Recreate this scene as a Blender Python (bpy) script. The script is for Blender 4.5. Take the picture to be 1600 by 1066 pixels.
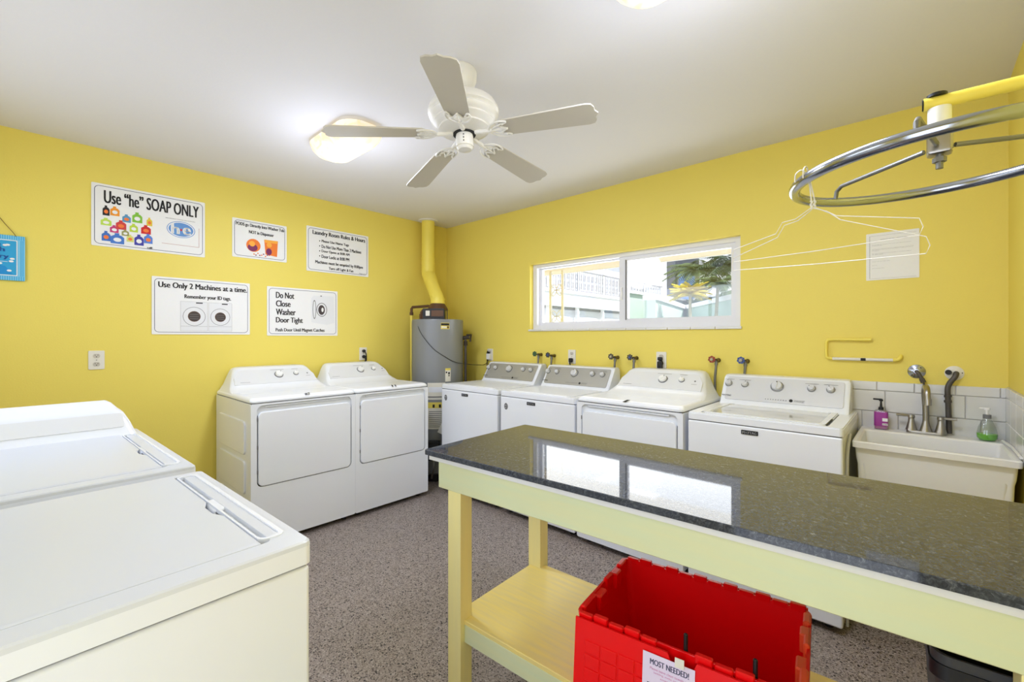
import bpy, bmesh, math, random
from mathutils import Vector, Matrix, Euler
R = math.radians
PI = math.pi
rnd = random.Random(7)
for o in list(bpy.data.objects): bpy.data.objects.remove(o)
scn = bpy.context.scene
COL = scn.collection

def lin(c):
    return tuple(((v/255)/12.92 if v/255 <= .04045 else ((v/255+.055)/1.055)**2.4) for v in c) + (1,)

# ---------------------------------------------------------------- camera
cam = bpy.data.cameras.new('camera'); cam_o = bpy.data.objects.new('camera', cam); COL.objects.link(cam_o)
cam_o.location = (3.9347, -3.211, 1.3744); cam_o.rotation_euler = (R(90), 0, R(42.4168))
cam.sensor_width = 36; cam.lens = 692.66/1600*36; cam.shift_y = -(533-527.07)/1600; cam.clip_start = .05
scn.camera = cam_o
# ---------------------------------------------------------------- world, sun, lights, exposure
world = bpy.data.worlds.new('world'); scn.world = world; world.use_nodes = True
wn = world.node_tree.nodes; wl = world.node_tree.links
bg = wn['Background']
tc = wn.new('ShaderNodeTexCoord'); sx = wn.new('ShaderNodeSeparateXYZ'); rp = wn.new('ShaderNodeValToRGB')
wl.new(tc.outputs['Generated'], sx.inputs[0]); wl.new(sx.outputs['Z'], rp.inputs[0]); wl.new(rp.outputs[0], bg.inputs['Color'])
rp.color_ramp.elements[0].color = (.95, .97, 1, 1); rp.color_ramp.elements[1].color = (.45, .65, 1, 1)
bg.inputs['Strength'].default_value = 2.0
def add_light(name, kind, loc, rot, energy, color=(1, 1, 1), **kw):
    l = bpy.data.lights.new(name, kind); l.energy = energy; l.color = color
    for k, v in kw.items(): setattr(l, k, v)
    o = bpy.data.objects.new(name, l); COL.objects.link(o); o.location = loc; o.rotation_euler = rot
    return o
SUN = Vector((1.0, .12, 1.35))
add_light('sun', 'SUN', (5, 0, 9), SUN.to_track_quat('Z', 'Y').to_euler(), 8.0, (1, .97, .92), angle=R(.6))
# fill lights in an unseen doorway and front window, added to brighten the room
add_light('added_doorway_fill', 'AREA', (3.72, -3.80, 1.15), (R(90), 0, 0), 19, (.68, .765, 1), shape='RECTANGLE', size=.80, size_y=1.95)
add_light('added_window_fill', 'AREA', (1.55, -3.83, 1.75), (R(90), 0, 0), 20, (.68, .765, 1), shape='RECTANGLE', size=2.2, size_y=.95)
add_light('back_window_daylight', 'AREA', (2.15, .20, 1.76), (R(-90), 0, 0), 17, (.95, .98, 1), shape='RECTANGLE', size=1.75, size_y=.5)
for lx, ly in ((1.34, -1.91), (3.43, -1.86)):
    add_light('ceiling_bulb', 'AREA', (lx, ly, 2.47), (0, 0, 0), 23, (.76, .82, 1), shape='RECTANGLE', size=.45, size_y=.2)
    add_light('ceiling_bulb_glow', 'POINT', (lx, ly, 2.24), (0, 0, 0), 16, (.76, .82, 1), shadow_soft_size=.25)
scn.view_settings.view_transform = 'Standard'; scn.view_settings.look = 'None'
scn.view_settings.gamma = 1; scn.view_settings.use_curve_mapping = False
scn.view_settings.exposure = -0.42
scn.cycles.max_bounces = 10; scn.cycles.diffuse_bounces = 6; scn.cycles.sample_clamp_indirect = 6
scn.cycles.caustics_reflective = False; scn.cycles.caustics_refractive = False

# ---------------------------------------------------------------- materials
MATS = {}
def mat(name, rgb, rough=.5, metal=0, spec=.5, emit=0, alpha=1, trans=0, ior=1.45, bump=0, bscale=60, coat=0):
    if name in MATS: return MATS[name]
    m = bpy.data.materials.new(name); m.use_nodes = True; n = m.node_tree.nodes; l = m.node_tree.links
    b = n['Principled BSDF']
    b.inputs['Base Color'].default_value = lin(rgb); b.inputs['Roughness'].default_value = rough
    b.inputs['Metallic'].default_value = metal; b.inputs['Specular IOR Level'].default_value = spec
    b.inputs['Transmission Weight'].default_value = trans; b.inputs['IOR'].default_value = ior
    b.inputs['Coat Weight'].default_value = coat
    if emit:
        b.inputs['Emission Color'].default_value = lin(rgb); b.inputs['Emission Strength'].default_value = emit
    # faint procedural variation of tone keeps every surface from being one flat value
    t = n.new('ShaderNodeTexCoord'); z = n.new('ShaderNodeTexNoise'); z.inputs['Scale'].default_value = bscale
    z.inputs['Detail'].default_value = 3
    l.new(t.outputs['Object'], z.inputs['Vector'])
    mx = n.new('ShaderNodeMix'); mx.data_type = 'RGBA'; mx.blend_type = 'MULTIPLY'; mx.inputs[0].default_value = .04
    mx.inputs[6].default_value = lin(rgb); l.new(z.outputs['Color'], mx.inputs[7]); l.new(mx.outputs[2], b.inputs['Base Color'])
    if bump:
        bp = n.new('ShaderNodeBump'); bp.inputs['Strength'].default_value = bump; bp.inputs['Distance'].default_value = .002
        l.new(z.outputs[0], bp.inputs['Height']); l.new(bp.outputs[0], b.inputs['Normal'])
    MATS[name] = m
    return m
WALL = mat('yellow_wall_paint', (232, 213, 101), .55, bump=.25, bscale=120)
CEIL = mat('ceiling_paint', (222, 221, 225), .8, bump=.2, bscale=90)
PIPEY = mat('yellow_pipe_paint', (238, 219, 96), .4)
ENAMEL = mat('white_enamel', (231, 234, 240), .22, bscale=4)
ENAMELM = mat('white_enamel_matt', (222, 226, 232), .4, bscale=4)
CONSOLE = mat('grey_white_plastic', (220, 221, 222), .35, bscale=8)
SILVER = mat('silver_console', (176, 174, 166), .35, metal=.35)
PALESILVER = mat('pale_silver_console', (212, 213, 216), .32, metal=.15)
ENAMELD = mat('dimmed_enamel', (208, 211, 216), .28, bscale=4)  # enamel greyed to offset strong light on the flat lids and rims
GAP = mat('dark_gap', (40, 40, 42), .8)
SEAM = mat('grey_seam', (120, 120, 120), .7)
BLACK = mat('black_plastic', (22, 22, 24), .45)
CHROME = mat('chrome', (168, 173, 184), .17, metal=1)
NICKEL = mat('brushed_nickel', (168, 164, 156), .28, metal=1)
STEEL = mat('dull_steel', (130, 130, 126), .45, metal=.8)
BRASS = mat('brass', (112, 98, 66), .4, metal=.9)
COPPERB = mat('brown_pipe', (98, 70, 50), .5, metal=.3)
DARKPIPE = mat('dark_grey_pipe', (84, 80, 76), .5, metal=.4)
WHITEP = mat('white_plastic', (238, 238, 236), .35)
IVORY = mat('ivory_plastic', (225, 222, 212), .4)
VINYL = mat('white_vinyl', (225, 226, 232), .35)
PAPER = mat('paper', (236, 236, 236), .7)
LILAC = mat('lilac_paper', (226, 214, 240), .7)
INK = mat('black_ink', (30, 28, 30), .6)
NAVY = mat('navy_ink', (70, 70, 104), .6)
REDP = mat('red_plastic', (234, 5, 10), .28, bscale=10)
REDLIT = mat('lit_red_plastic', (236, 84, 44), .4)  # lighter copy of the red plastic, stands in for light falling on it
HEATER = mat('grey_heater_enamel', (133, 136, 140), .35, metal=.15)
FIBER = mat('white_fibreglass', (232, 231, 228), .3)
TILEM = mat('glazed_tile', (216, 215, 212), .15, bscale=5)
GROUT = mat('grout', (196, 193, 188), .8)
BLADE = mat('fan_blade', (196, 190, 178), .5, bscale=14)
FANW = mat('fan_white', (232, 230, 226), .3)
EXTW = mat('exterior_white_stucco', (244, 244, 244), .8)
EXTG = mat('exterior_grey', (150, 152, 156), .7)
EXTD = mat('exterior_dark', (88, 92, 98), .6)
PEACH = mat('peach_soffit', (240, 226, 200), .7)
BLUEG = mat('blue_window_glass', (92, 128, 178), .1)
PALEG = mat('pale_green_wall', (186, 204, 192), .6)
CURT = mat('pale_blinds', (226, 230, 240), .6)
PALMG = mat('palm_green', (104, 122, 70), .6)
PALMD = mat('palm_dark_green', (66, 86, 52), .6)
CROT = mat('croton_yellow', (214, 196, 70), .6)
TRUNK = mat('palm_trunk', (160, 158, 130), .8)
ASPH = mat('light_paving', (214, 212, 206), .9)

def node_mat(name):
    m = bpy.data.materials.new(name); m.use_nodes = True
    return m, m.node_tree.nodes, m.node_tree.links, m.node_tree.nodes['Principled BSDF']
def ramp(n, stops):
    r = n.new('ShaderNodeValToRGB'); e = r.color_ramp.elements
    e[0].position, e[0].color = stops[0]; e[1].position, e[1].color = stops[-1]
    for p, c in stops[1:-1]:
        x = e.new(p); x.color = c
    return r
# speckled terrazzo-like floor
FLOOR, n, l, b = node_mat('speckled_floor')
t = n.new('ShaderNodeTexCoord')
v1 = n.new('ShaderNodeTexVoronoi'); v1.inputs['Scale'].default_value = 210; l.new(t.outputs['Object'], v1.inputs['Vector'])
v2 = n.new('ShaderNodeTexVoronoi'); v2.inputs['Scale'].default_value = 90; l.new(t.outputs['Object'], v2.inputs['Vector'])
sp = n.new('ShaderNodeSeparateColor'); l.new(v1.outputs['Color'], sp.inputs[0])
r1 = ramp(n, [(0, lin((50, 42, 38))), (.09, lin((96, 83, 76))), (.2, lin((134, 122, 114))), (.6, lin((150, 138, 130))), (.9, lin((170, 159, 150))), (1, lin((216, 210, 204)))])
r1.color_ramp.interpolation = 'CONSTANT'
l.new(sp.outputs[0], r1.inputs[0])
sp2 = n.new('ShaderNodeSeparateColor'); l.new(v2.outputs['Color'], sp2.inputs[0])
r2 = ramp(n, [(0, lin((70, 60, 54))), (.05, (1, 1, 1, 1)), (1, (1, 1, 1, 1))]); r2.color_ramp.interpolation = 'CONSTANT'
l.new(sp2.outputs[1], r2.inputs[0])
# only the cores of the large chips show
mm = n.new('ShaderNodeMath'); mm.operation = 'LESS_THAN'; mm.inputs[1].default_value = .45; l.new(v2.outputs['Distance'], mm.inputs[0])
mx = n.new('ShaderNodeMix'); mx.data_type = 'RGBA'; mx.blend_type = 'MULTIPLY'; l.new(mm.outputs[0], mx.inputs[0])
l.new(r1.outputs[0], mx.inputs[6]); l.new(r2.outputs[0], mx.inputs[7]); l.new(mx.outputs[2], b.inputs['Base Color'])
b.inputs['Roughness'].default_value = .42
# dark polished granite
GRANITE, n, l, b = node_mat('dark_polished_granite')
t = n.new('ShaderNodeTexCoord'); z = n.new('ShaderNodeTexNoise'); z.inputs['Scale'].default_value = 90; z.inputs['Detail'].default_value = 6
z.inputs['Roughness'].default_value = .75; z.inputs['Distortion'].default_value = 1.2
l.new(t.outputs['Object'], z.inputs['Vector'])
r1 = ramp(n, [(0, lin((30, 32, 38))), (.45, lin((52, 56, 64))), (.58, lin((76, 80, 88))), (.70, lin((122, 125, 128))), (1, lin((205, 206, 204)))])
l.new(z.outputs[0], r1.inputs[0]); l.new(r1.outputs[0], b.inputs['Base Color'])
b.inputs['Roughness'].default_value = .035; b.inputs['IOR'].default_value = 1.36
# pale paint on the folding table (streaky, worn in places)
def paint(name, a, c, s=(3, 30, 30)):
    m, n, l, b = node_mat(name)
    t = n.new('ShaderNodeTexCoord'); mp = n.new('ShaderNodeMapping'); mp.inputs['Scale'].default_value = s
    z = n.new('ShaderNodeTexNoise'); z.inputs['Scale'].default_value = 1.4; z.inputs['Detail'].default_value = 6
    l.new(t.outputs['Object'], mp.inputs[0]); l.new(mp.outputs[0], z.inputs['Vector'])
    r = ramp(n, [(.35, lin(a)), (.7, lin(c))]); l.new(z.outputs[0], r.inputs[0]); l.new(r.outputs[0], b.inputs['Base Color'])
    b.inputs['Roughness'].default_value = .38
    bp = n.new('ShaderNodeBump'); bp.inputs['Strength'].default_value = .15; bp.inputs['Distance'].default_value = .002
    l.new(z.outputs[0], bp.inputs['Height']); l.new(bp.outputs[0], b.inputs['Normal'])
    return m
APRON = paint('pale_yellow_green_paint', (216, 219, 174), (210, 219, 180))
LEGP = paint('pale_yellow_leg_paint', (244, 232, 160), (238, 228, 162), (30, 30, 3))
SHELFP = paint('worn_yellow_shelf_paint', (242, 220, 128), (230, 212, 142), (4, 40, 40))
STRIP = mat('white_underlay', (226, 226, 224), .6)
# alabaster lamp glass
ALAB, n, l, b = node_mat('lit_alabaster_glass')
t = n.new('ShaderNodeTexCoord'); z = n.new('ShaderNodeTexNoise'); z.inputs['Scale'].default_value = 9; z.inputs['Distortion'].default_value = 1.5
l.new(t.outputs['Object'], z.inputs['Vector'])
r1 = ramp(n, [(.35, lin((250, 214, 150))), (.55, lin((255, 248, 228)))]); l.new(z.outputs[0], r1.inputs[0])
b.inputs['Base Color'].default_value = lin((190, 184, 170)); l.new(r1.outputs[0], b.inputs['Emission Color']); b.inputs['Emission Strength'].default_value = .9
# clear panes
def clear(name, tint=(1, 1, 1, 1), fac=.06, rough=.02):
    m = bpy.data.materials.new(name); m.use_nodes = True; n = m.node_tree.nodes; l = m.node_tree.links
    for x in list(n):
        if x.type != 'OUTPUT_MATERIAL': n.remove(x)
    o = [x for x in n if x.type == 'OUTPUT_MATERIAL'][0]
    a = n.new('ShaderNodeBsdfTransparent'); a.inputs[0].default_value = tint
    g = n.new('ShaderNodeBsdfGlossy'); g.inputs['Roughness'].default_value = rough
    k = n.new('ShaderNodeMixShader'); k.inputs[0].default_value = fac
    l.new(a.outputs[0], k.inputs[1]); l.new(g.outputs[0], k.inputs[2]); l.new(k.outputs[0], o.inputs[0])
    return m
PANE = clear('window_glass')
CLEARP = clear('clear_bottle_plastic', (.86, .88, .86, 1), .12, .08)
WASHLID = mat('translucent_lid', (205, 206, 204), .08, bscale=9, coat=.5)
GREENL = mat('green_soap_liquid', (120, 205, 60), .15)
PURPLE = mat('purple_soap_label', (158, 60, 150), .35)
BLUESIGN = mat('blue_sign_paint', (40, 160, 214), .5)
STRIPEB = mat('pale_blue_stripe', (120, 196, 232), .5)
DEEPB = mat('deep_blue_ink', (20, 84, 160), .6)

# ---------------------------------------------------------------- mesh building
def rrect(w, h, r, n=5, cx=0, cy=0):
    r = min(r, w/2-1e-4, h/2-1e-4); P = []
    for k, (sx, sy) in enumerate(((1, 1), (-1, 1), (-1, -1), (1, -1))):
        for i in range(n+1):
            a = k*PI/2 + i*PI/2/n
            P.append((cx + sx*(w/2-r) + r*math.cos(a), cy + sy*(h/2-r) + r*math.sin(a)))
    return P
class G:
    def __init__(s): s.bm = bmesh.new()
    def _merge(s, b2, M=None):
        if M is not None: b2.transform(M)
        me = bpy.data.meshes.new('tmp'); b2.to_mesh(me); b2.free(); s.bm.from_mesh(me); bpy.data.meshes.remove(me)
        return s
    def box(s, x0, x1, y0, y1, z0, z1, bev=0, seg=2, M=None):
        b = bmesh.new(); bmesh.ops.create_cube(b, size=1)
        for v in b.verts: v.co = ((x0+x1)/2+v.co.x*(x1-x0), (y0+y1)/2+v.co.y*(y1-y0), (z0+z1)/2+v.co.z*(z1-z0))
        if bev: bmesh.ops.bevel(b, geom=list(b.edges), offset=bev, segments=seg, profile=.5, affect='EDGES')
        return s._merge(b, M)
    def loft(s, rings, cap=True, M=None):
        b = bmesh.new(); V = [[b.verts.new(p) for p in r] for r in rings]; k = len(V[0])
        for a, c in zip(V, V[1:]):
            for i in range(k):
                try: b.faces.new((a[i], a[(i+1) % k], c[(i+1) % k], c[i]))
                except ValueError: pass
        if cap:
            b.faces.new(V[0][::-1]); b.faces.new(V[-1])
        bmesh.ops.recalc_face_normals(b, faces=list(b.faces))
        return s._merge(b, M)
    def prism(s, pts, z0, z1, M=None, bev=0):
        # outline in xy extruded along z, with a softened upper rim
        if bev:
            cx = sum(p[0] for p in pts)/len(pts); cy = sum(p[1] for p in pts)/len(pts)
            xs = [p[0] for p in pts]; ys = [p[1] for p in pts]; w = max(xs)-min(xs); h = max(ys)-min(ys)
            sh = lambda d: [(cx+(p[0]-cx)*(1-2*d/w), cy+(p[1]-cy)*(1-2*d/h)) for p in pts]
            rings = [[(x, y, z0) for x, y in pts], [(x, y, z1-bev) for x, y in pts], [(x, y, z1-bev*.3) for x, y in sh(bev*.3)], [(x, y, z1) for x, y in sh(bev)]]
        else: rings = [[(x, y, z0) for x, y in pts], [(x, y, z1) for x, y in pts]]
        return s.loft(rings, True, M)
    def frame(s, outer, inner, z0, z1, M=None):
        b = bmesh.new(); k = len(outer)
        A = [b.verts.new((x, y, z0)) for x, y in outer]; B = [b.verts.new((x, y, z0)) for x, y in inner]
        C_ = [b.verts.new((x, y, z1)) for x, y in outer]; D = [b.verts.new((x, y, z1)) for x, y in inner]
        for i in range(k):
            j = (i+1) % k
            b.faces.new((A[i], A[j], B[j], B[i])); b.faces.new((C_[i], D[i], D[j], C_[j]))
            b.faces.new((A[i], C_[i], C_[j], A[j])); b.faces.new((B[i], B[j], D[j], D[i]))
        bmesh.ops.recalc_face_normals(b, faces=list(b.faces))
        return s._merge(b, M)
    def lathe(s, prof, o=(0, 0, 0), ax=(0, 0, 1), seg=24, M=None):
        rings = [[(r*math.cos(2*PI*i/seg), r*math.sin(2*PI*i/seg), h) for i in range(seg)] for r, h in prof]
        q = Vector(ax).normalized().to_track_quat('Z', 'Y').to_matrix().to_4x4()
        T = Matrix.Translation(Vector(o)) @ q
        return s.loft(rings, True, (M @ T) if M is not None else T)
    def cyl(s, a, b, r, seg=16, r2=None):
        a = Vector(a); b = Vector(b); d = (b-a)
        return s.lathe([(r, 0), (r if r2 is None else r2, d.length)], a, d, seg)
    def tube(s, pts, r, seg=10, closed=False):
        P = [Vector(p) for p in pts]; rings = []; N = len(P); up = None
        for i, p in enumerate(P):
            if closed: d = P[(i+1) % N]-P[(i-1) % N]
            else: d = P[min(i+1, N-1)]-P[max(i-1, 0)]
            d.normalize()
            if up is None:
                up = Vector((0, 0, 1)) if abs(d.z) < .9 else Vector((1, 0, 0))
            u = (up - d*up.dot(d)).normalized(); w = d.cross(u); up = u
            rr = r[i] if isinstance(r, (list, tuple)) else r
            rings.append([tuple(p + (u*math.cos(2*PI*k/seg) + w*math.sin(2*PI*k/seg))*rr) for k in range(seg)])
        if closed:
            rings.append(rings[0])
            return s.loft(rings, False)
        return s.loft(rings, True)
    def out(s, name, m, parent=None, loc=None, rot=None, ang=35):
        bmesh.ops.remove_doubles(s.bm, verts=list(s.bm.verts), dist=1e-6)
        me = bpy.data.meshes.new(name); s.bm.to_mesh(me); s.bm.free()
        me.materials.append(m)
        for p in me.polygons: p.use_smooth = True
        me.set_sharp_from_angle(angle=R(ang))
        o = bpy.data.objects.new(name, me); COL.objects.link(o)
        wn_ = o.modifiers.new('normals', 'WEIGHTED_NORMAL'); wn_.keep_sharp = True; wn_.weight = 90
        if parent is not None: o.parent = parent
        if loc: o.location = loc
        if rot: o.rotation_euler = rot
        return o
def bez(P, n=8):
    # smooth curve through points (Catmull-Rom)
    P = [Vector(p) for p in P]; out = []
    for i in range(len(P)-1):
        p0 = P[max(i-1, 0)]; p1 = P[i]; p2 = P[i+1]; p3 = P[min(i+2, len(P)-1)]
        for k in range(n):
            t = k/n
            out.append(.5*((2*p1)+(p2-p0)*t+(2*p0-5*p1+4*p2-p3)*t*t+(3*p1-p0-3*p2+p3)*t**3))
    out.append(P[-1])
    return out
def tag(o, label, cat, group=None):
    o['label'] = label; o['category'] = cat
    if group: o['group'] = group
    return o
def thing(name, label, cat, loc=(0, 0, 0), rotz=0, group=None, rot=None):
    o = bpy.data.objects.new(name, None); COL.objects.link(o); o.location = loc
    o.rotation_euler = rot if rot else (0, 0, rotz); o.empty_display_size = .1
    return tag(o, label, cat, group)
def struct(o):
    o['kind'] = 'structure'; return o
def text(s, x0, x1, y0, y1, m, parent, name='lettering', z=.001, bold=.012, keep=False, M=None):
    """lettering fitted into the box x0..x1, y0..y1 of the parent's local xy plane"""
    c = bpy.data.curves.new('t', 'FONT'); c.body = s; c.size = 1; c.resolution_u = 3
    o = bpy.data.objects.new('t', c); me = bpy.data.meshes.new_from_object(o)
    bpy.data.objects.remove(o); bpy.data.curves.remove(c)
    xs = [v.co.x for v in me.vertices]; ys = [v.co.y for v in me.vertices]
    a, b_, c0, d = min(xs), max(xs), min(ys), max(ys)
    kx = (x1-x0)/(b_-a); ky = (y1-y0)/(d-c0)
    for v in me.vertices: v.co = ((v.co.x-a)*kx+x0, (v.co.y-c0)*ky+y0, z)
    if bold:                                   # heavier strokes: the same glyphs laid twice more, a hair to each side
        b0 = bmesh.new(); b0.from_mesh(me); dx = bold*1.6*kx
        for s_ in (-dx, dx):
            m2 = me.copy()
            for v in m2.vertices: v.co.x += s_; v.co.z += .00003
            b0.from_mesh(m2); bpy.data.meshes.remove(m2)
        b0.to_mesh(me); b0.free()
    me.materials.append(m); me.name = name
    o = bpy.data.objects.new(name, me); COL.objects.link(o); o.parent = parent
    if M is not None: o.matrix_local = M
    return o

# ================================================================ ROOM
W, H, YF = 4.262, 2.607, -3.75
TH = .16
struct(G().box(-.2, W+.2, YF-.2, .2, -.12, 0).out('floor', FLOOR))
struct(G().box(-.2, W+.2, YF-.2, .2, H, H+.12).out('ceiling', CEIL))
struct(G().box(-TH, 0, YF-.0, TH, 0, H).out('wall_left', WALL))
struct(G().box(W, W+TH, YF, TH, 0, H).out('wall_right', WALL))
WX0, WX1, WZ0, WZ1 = 1.231, 3.065, 1.444, 2.060
wb = struct(G().box(0, WX0, 0, TH, 0, H).box(WX1, W, 0, TH, 0, H).box(WX0, WX1, 0, TH, 0, WZ0).box(WX0, WX1, 0, TH, WZ1, H).out('wall_back', WALL))
g = G()
g.box(0, .45, YF-TH, YF, 0, H).box(.45, 2.65, YF-TH, YF, 0, 1.27).box(.45, 2.65, YF-TH, YF, 2.23, H)
g.box(2.65, 3.31, YF-TH, YF, 0, H).box(3.31, 4.13, YF-TH, YF, 2.1, H).box(4.13, W, YF-TH, YF, 0, H)
struct(g.out('wall_front', WALL))

# window in the back wall: a white two-sash slider set back in the wall
win = bpy.data.objects.new('window_1', None); COL.objects.link(win); win['kind'] = 'structure'; win.location = (0, .05, 0)
def wframe(x0, x1, z0, z1, t, y0, y1, name, m=VINYL, parent=win):
    MM = Matrix.Rotation(R(90), 4, 'X')
    o = [(x1, z1), (x0, z1), (x0, z0), (x1, z0)]
    tt = t if isinstance(t, tuple) else (t, t, t, t)     # left, right, bottom, top
    i = [(x1-tt[1], z1-tt[3]), (x0+tt[0], z1-tt[3]), (x0+tt[0], z0+tt[2]), (x1-tt[1], z0+tt[2])]
    return G().frame(o, i, -y1, -y0, MM).out(name, m, parent)
wframe(WX0, WX1, WZ0, WZ1, (.045, .045, .042, .034), 0, .09, 'window_frame')
sL = wframe(WX0+.045, 2.175, WZ0+.042, WZ1-.034, (.030, .055, .028, .012), .045, .075, 'sash')
G().box(WX0+.074, 2.121, .057, .061, WZ0+.069, WZ1-.045).out('pane', PANE, sL)
sR = wframe(2.135, WX1-.045, WZ0+.042, WZ1-.034, (.075, .030, .038, .034), .012, .042, 'sash')
G().box(2.209, WX1-.074, .026, .030, WZ0+.079, WZ1-.067).out('pane', PANE, sR)
G().box(2.192, 2.199, .004, .012, WZ0+.07, WZ1-.06).out('pull_rail', SEAM, sR)
G().box(2.150, 2.164, .002, .012, 1.68, 1.78, .003).out('latch', WHITEP, sR)
# narrow tiled sill, joints recessed
k = 11
for i in range(k):
    a = WX0-.012 + (WX1-WX0+.024)*i/k; c = WX0-.012 + (WX1-WX0+.024)*(i+1)/k
    G().box(a+.0015, c-.0015, -.066, .0, WZ0-.014, WZ0+.004, .003, 1).out('sill_tile', TILEM, win)
# unseen front window and doorway behind the camera, added to bring light in
w2 = bpy.data.objects.new('added_window_2', None); COL.objects.link(w2); w2['kind'] = 'structure'; w2.location = (0, YF-.12, 0)
wframe(.45, 2.65, 1.27, 2.23, .05, 0, .06, 'window_frame', VINYL, w2)
wframe(1.53, 1.57, 1.32, 2.18, .015, .0, .05, 'mullion', VINYL, w2)
d1 = bpy.data.objects.new('added_door_1', None); COL.objects.link(d1); d1['kind'] = 'structure'; d1.location = (3.33, YF-.1, 0)
G().box(0, .04, -.82, -.02, .01, 2.08, .004).out('door_panel', ENAMELM, d1)
G().box(-.02, 0, -.05, .10, 0, 2.1).box(.78, .80, -.05, .10, 0, 2.1).box(-.02, .80, -.05, .10, 2.08, 2.1).out('door_frame', VINYL, d1)

# ceramic splashback behind the sink: each tile its own piece
G().box(3.648, W-.001, -.004, 0, .84, 1.126).out('grout_bed', GROUT, wb)
wr = bpy.data.objects['wall_right']
G().box(W-.004, W, -.62, -.004, .84, 1.132).out('grout_bed', GROUT, wr)
tw = .1525
for row, (z0, z1, off) in enumerate(((1.078, 1.126, -.035), (.962, 1.075, .00), (.846, .959, .055))):
    x = 3.65 - .155 + (off % .155)
    while x < W-.01:
        a, c = max(x, 3.65), min(x+tw, W-.008)
        if c-a > .015: G().box(a, c, -.0105, -.002, z0, z1, .0025, 1).out('tile', TILEM, wb)
        x += tw+.003
    y = -.012
    while y > -.61:
        c = max(y-tw, -.615)
        if y-c > .015: G().box(W-.0105, W-.002, c, y, z0+.003, z1+.005, .0025, 1).out('tile', TILEM, wr)
        y -= tw+.003

# ================================================================ MACHINES
# local frame: back at y=0, front faces -y, x centred
def feet(t, w, d, base):
    for sx in (-1, 1):
        for yy in (-.06, -d+.07):
            G().cyl((sx*(w/2-.06), yy, 0), (sx*(w/2-.06), yy, base+.01), .019, 12).out('foot', BLACK, t)
    G().box(-w/2+.02, w/2-.02, -d+.05, -.02, base-.018, base+.004).out('base_pan', GAP, t)
def knob(parent, o, ax, r, h, ptr=0, skirt=True, m=WHITEP, name='knob', ring=CONSOLE):
    g = G(); ax = Vector(ax).normalized()
    g.lathe([(r*1.0, 0), (r*.97, h*.75), (r*.85, h), (r*.1, h*1.02)], Vector(o)+ax*.004, ax, 24)
    u = Vector((math.cos(ptr), 0, 0)) + ax.cross(Vector((1, 0, 0)))*math.sin(ptr); u.normalize(); w = ax.cross(u)
    M = Matrix((u, w, ax)).transposed().to_4x4(); M.translation = Vector(o)+ax*(.004+h)
    g.box(-r*.80, r*.80, -r*.16, r*.16, -.002, r*.16, r*.06, 1, M)
    k = g.out(name, m, parent)
    if skirt:
        G().lathe([(r*1.22, 0), (r*1.2, .004), (r*1.02, .006)], o, ax, 24).out('knob_ring', ring, k)
    G().box(r*.55, r*.75, -r*.10, r*.10, r*.14, r*.22, 0, 1, M).out('pointer', INK, k)
    return k
def slope_matrix(y0, z0, y1, z1, lift=.001):
    # local xy plane laid on the sloping console face (x across, y up the slope)
    v = Vector((0, y1-y0, z1-z0)).normalized(); n = Vector((1, 0, 0)).cross(v)
    M = Matrix(((1, 0, 0), tuple(v), tuple(n))).transposed().to_4x4(); M.translation = Vector((0, y0, z0))+n*lift
    return M, n
FRONTM = lambda y: Matrix.Translation((0, y, 0)) @ Matrix.Rotation(R(90), 4, 'X')   # local xy plane -> upright, facing -y

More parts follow.
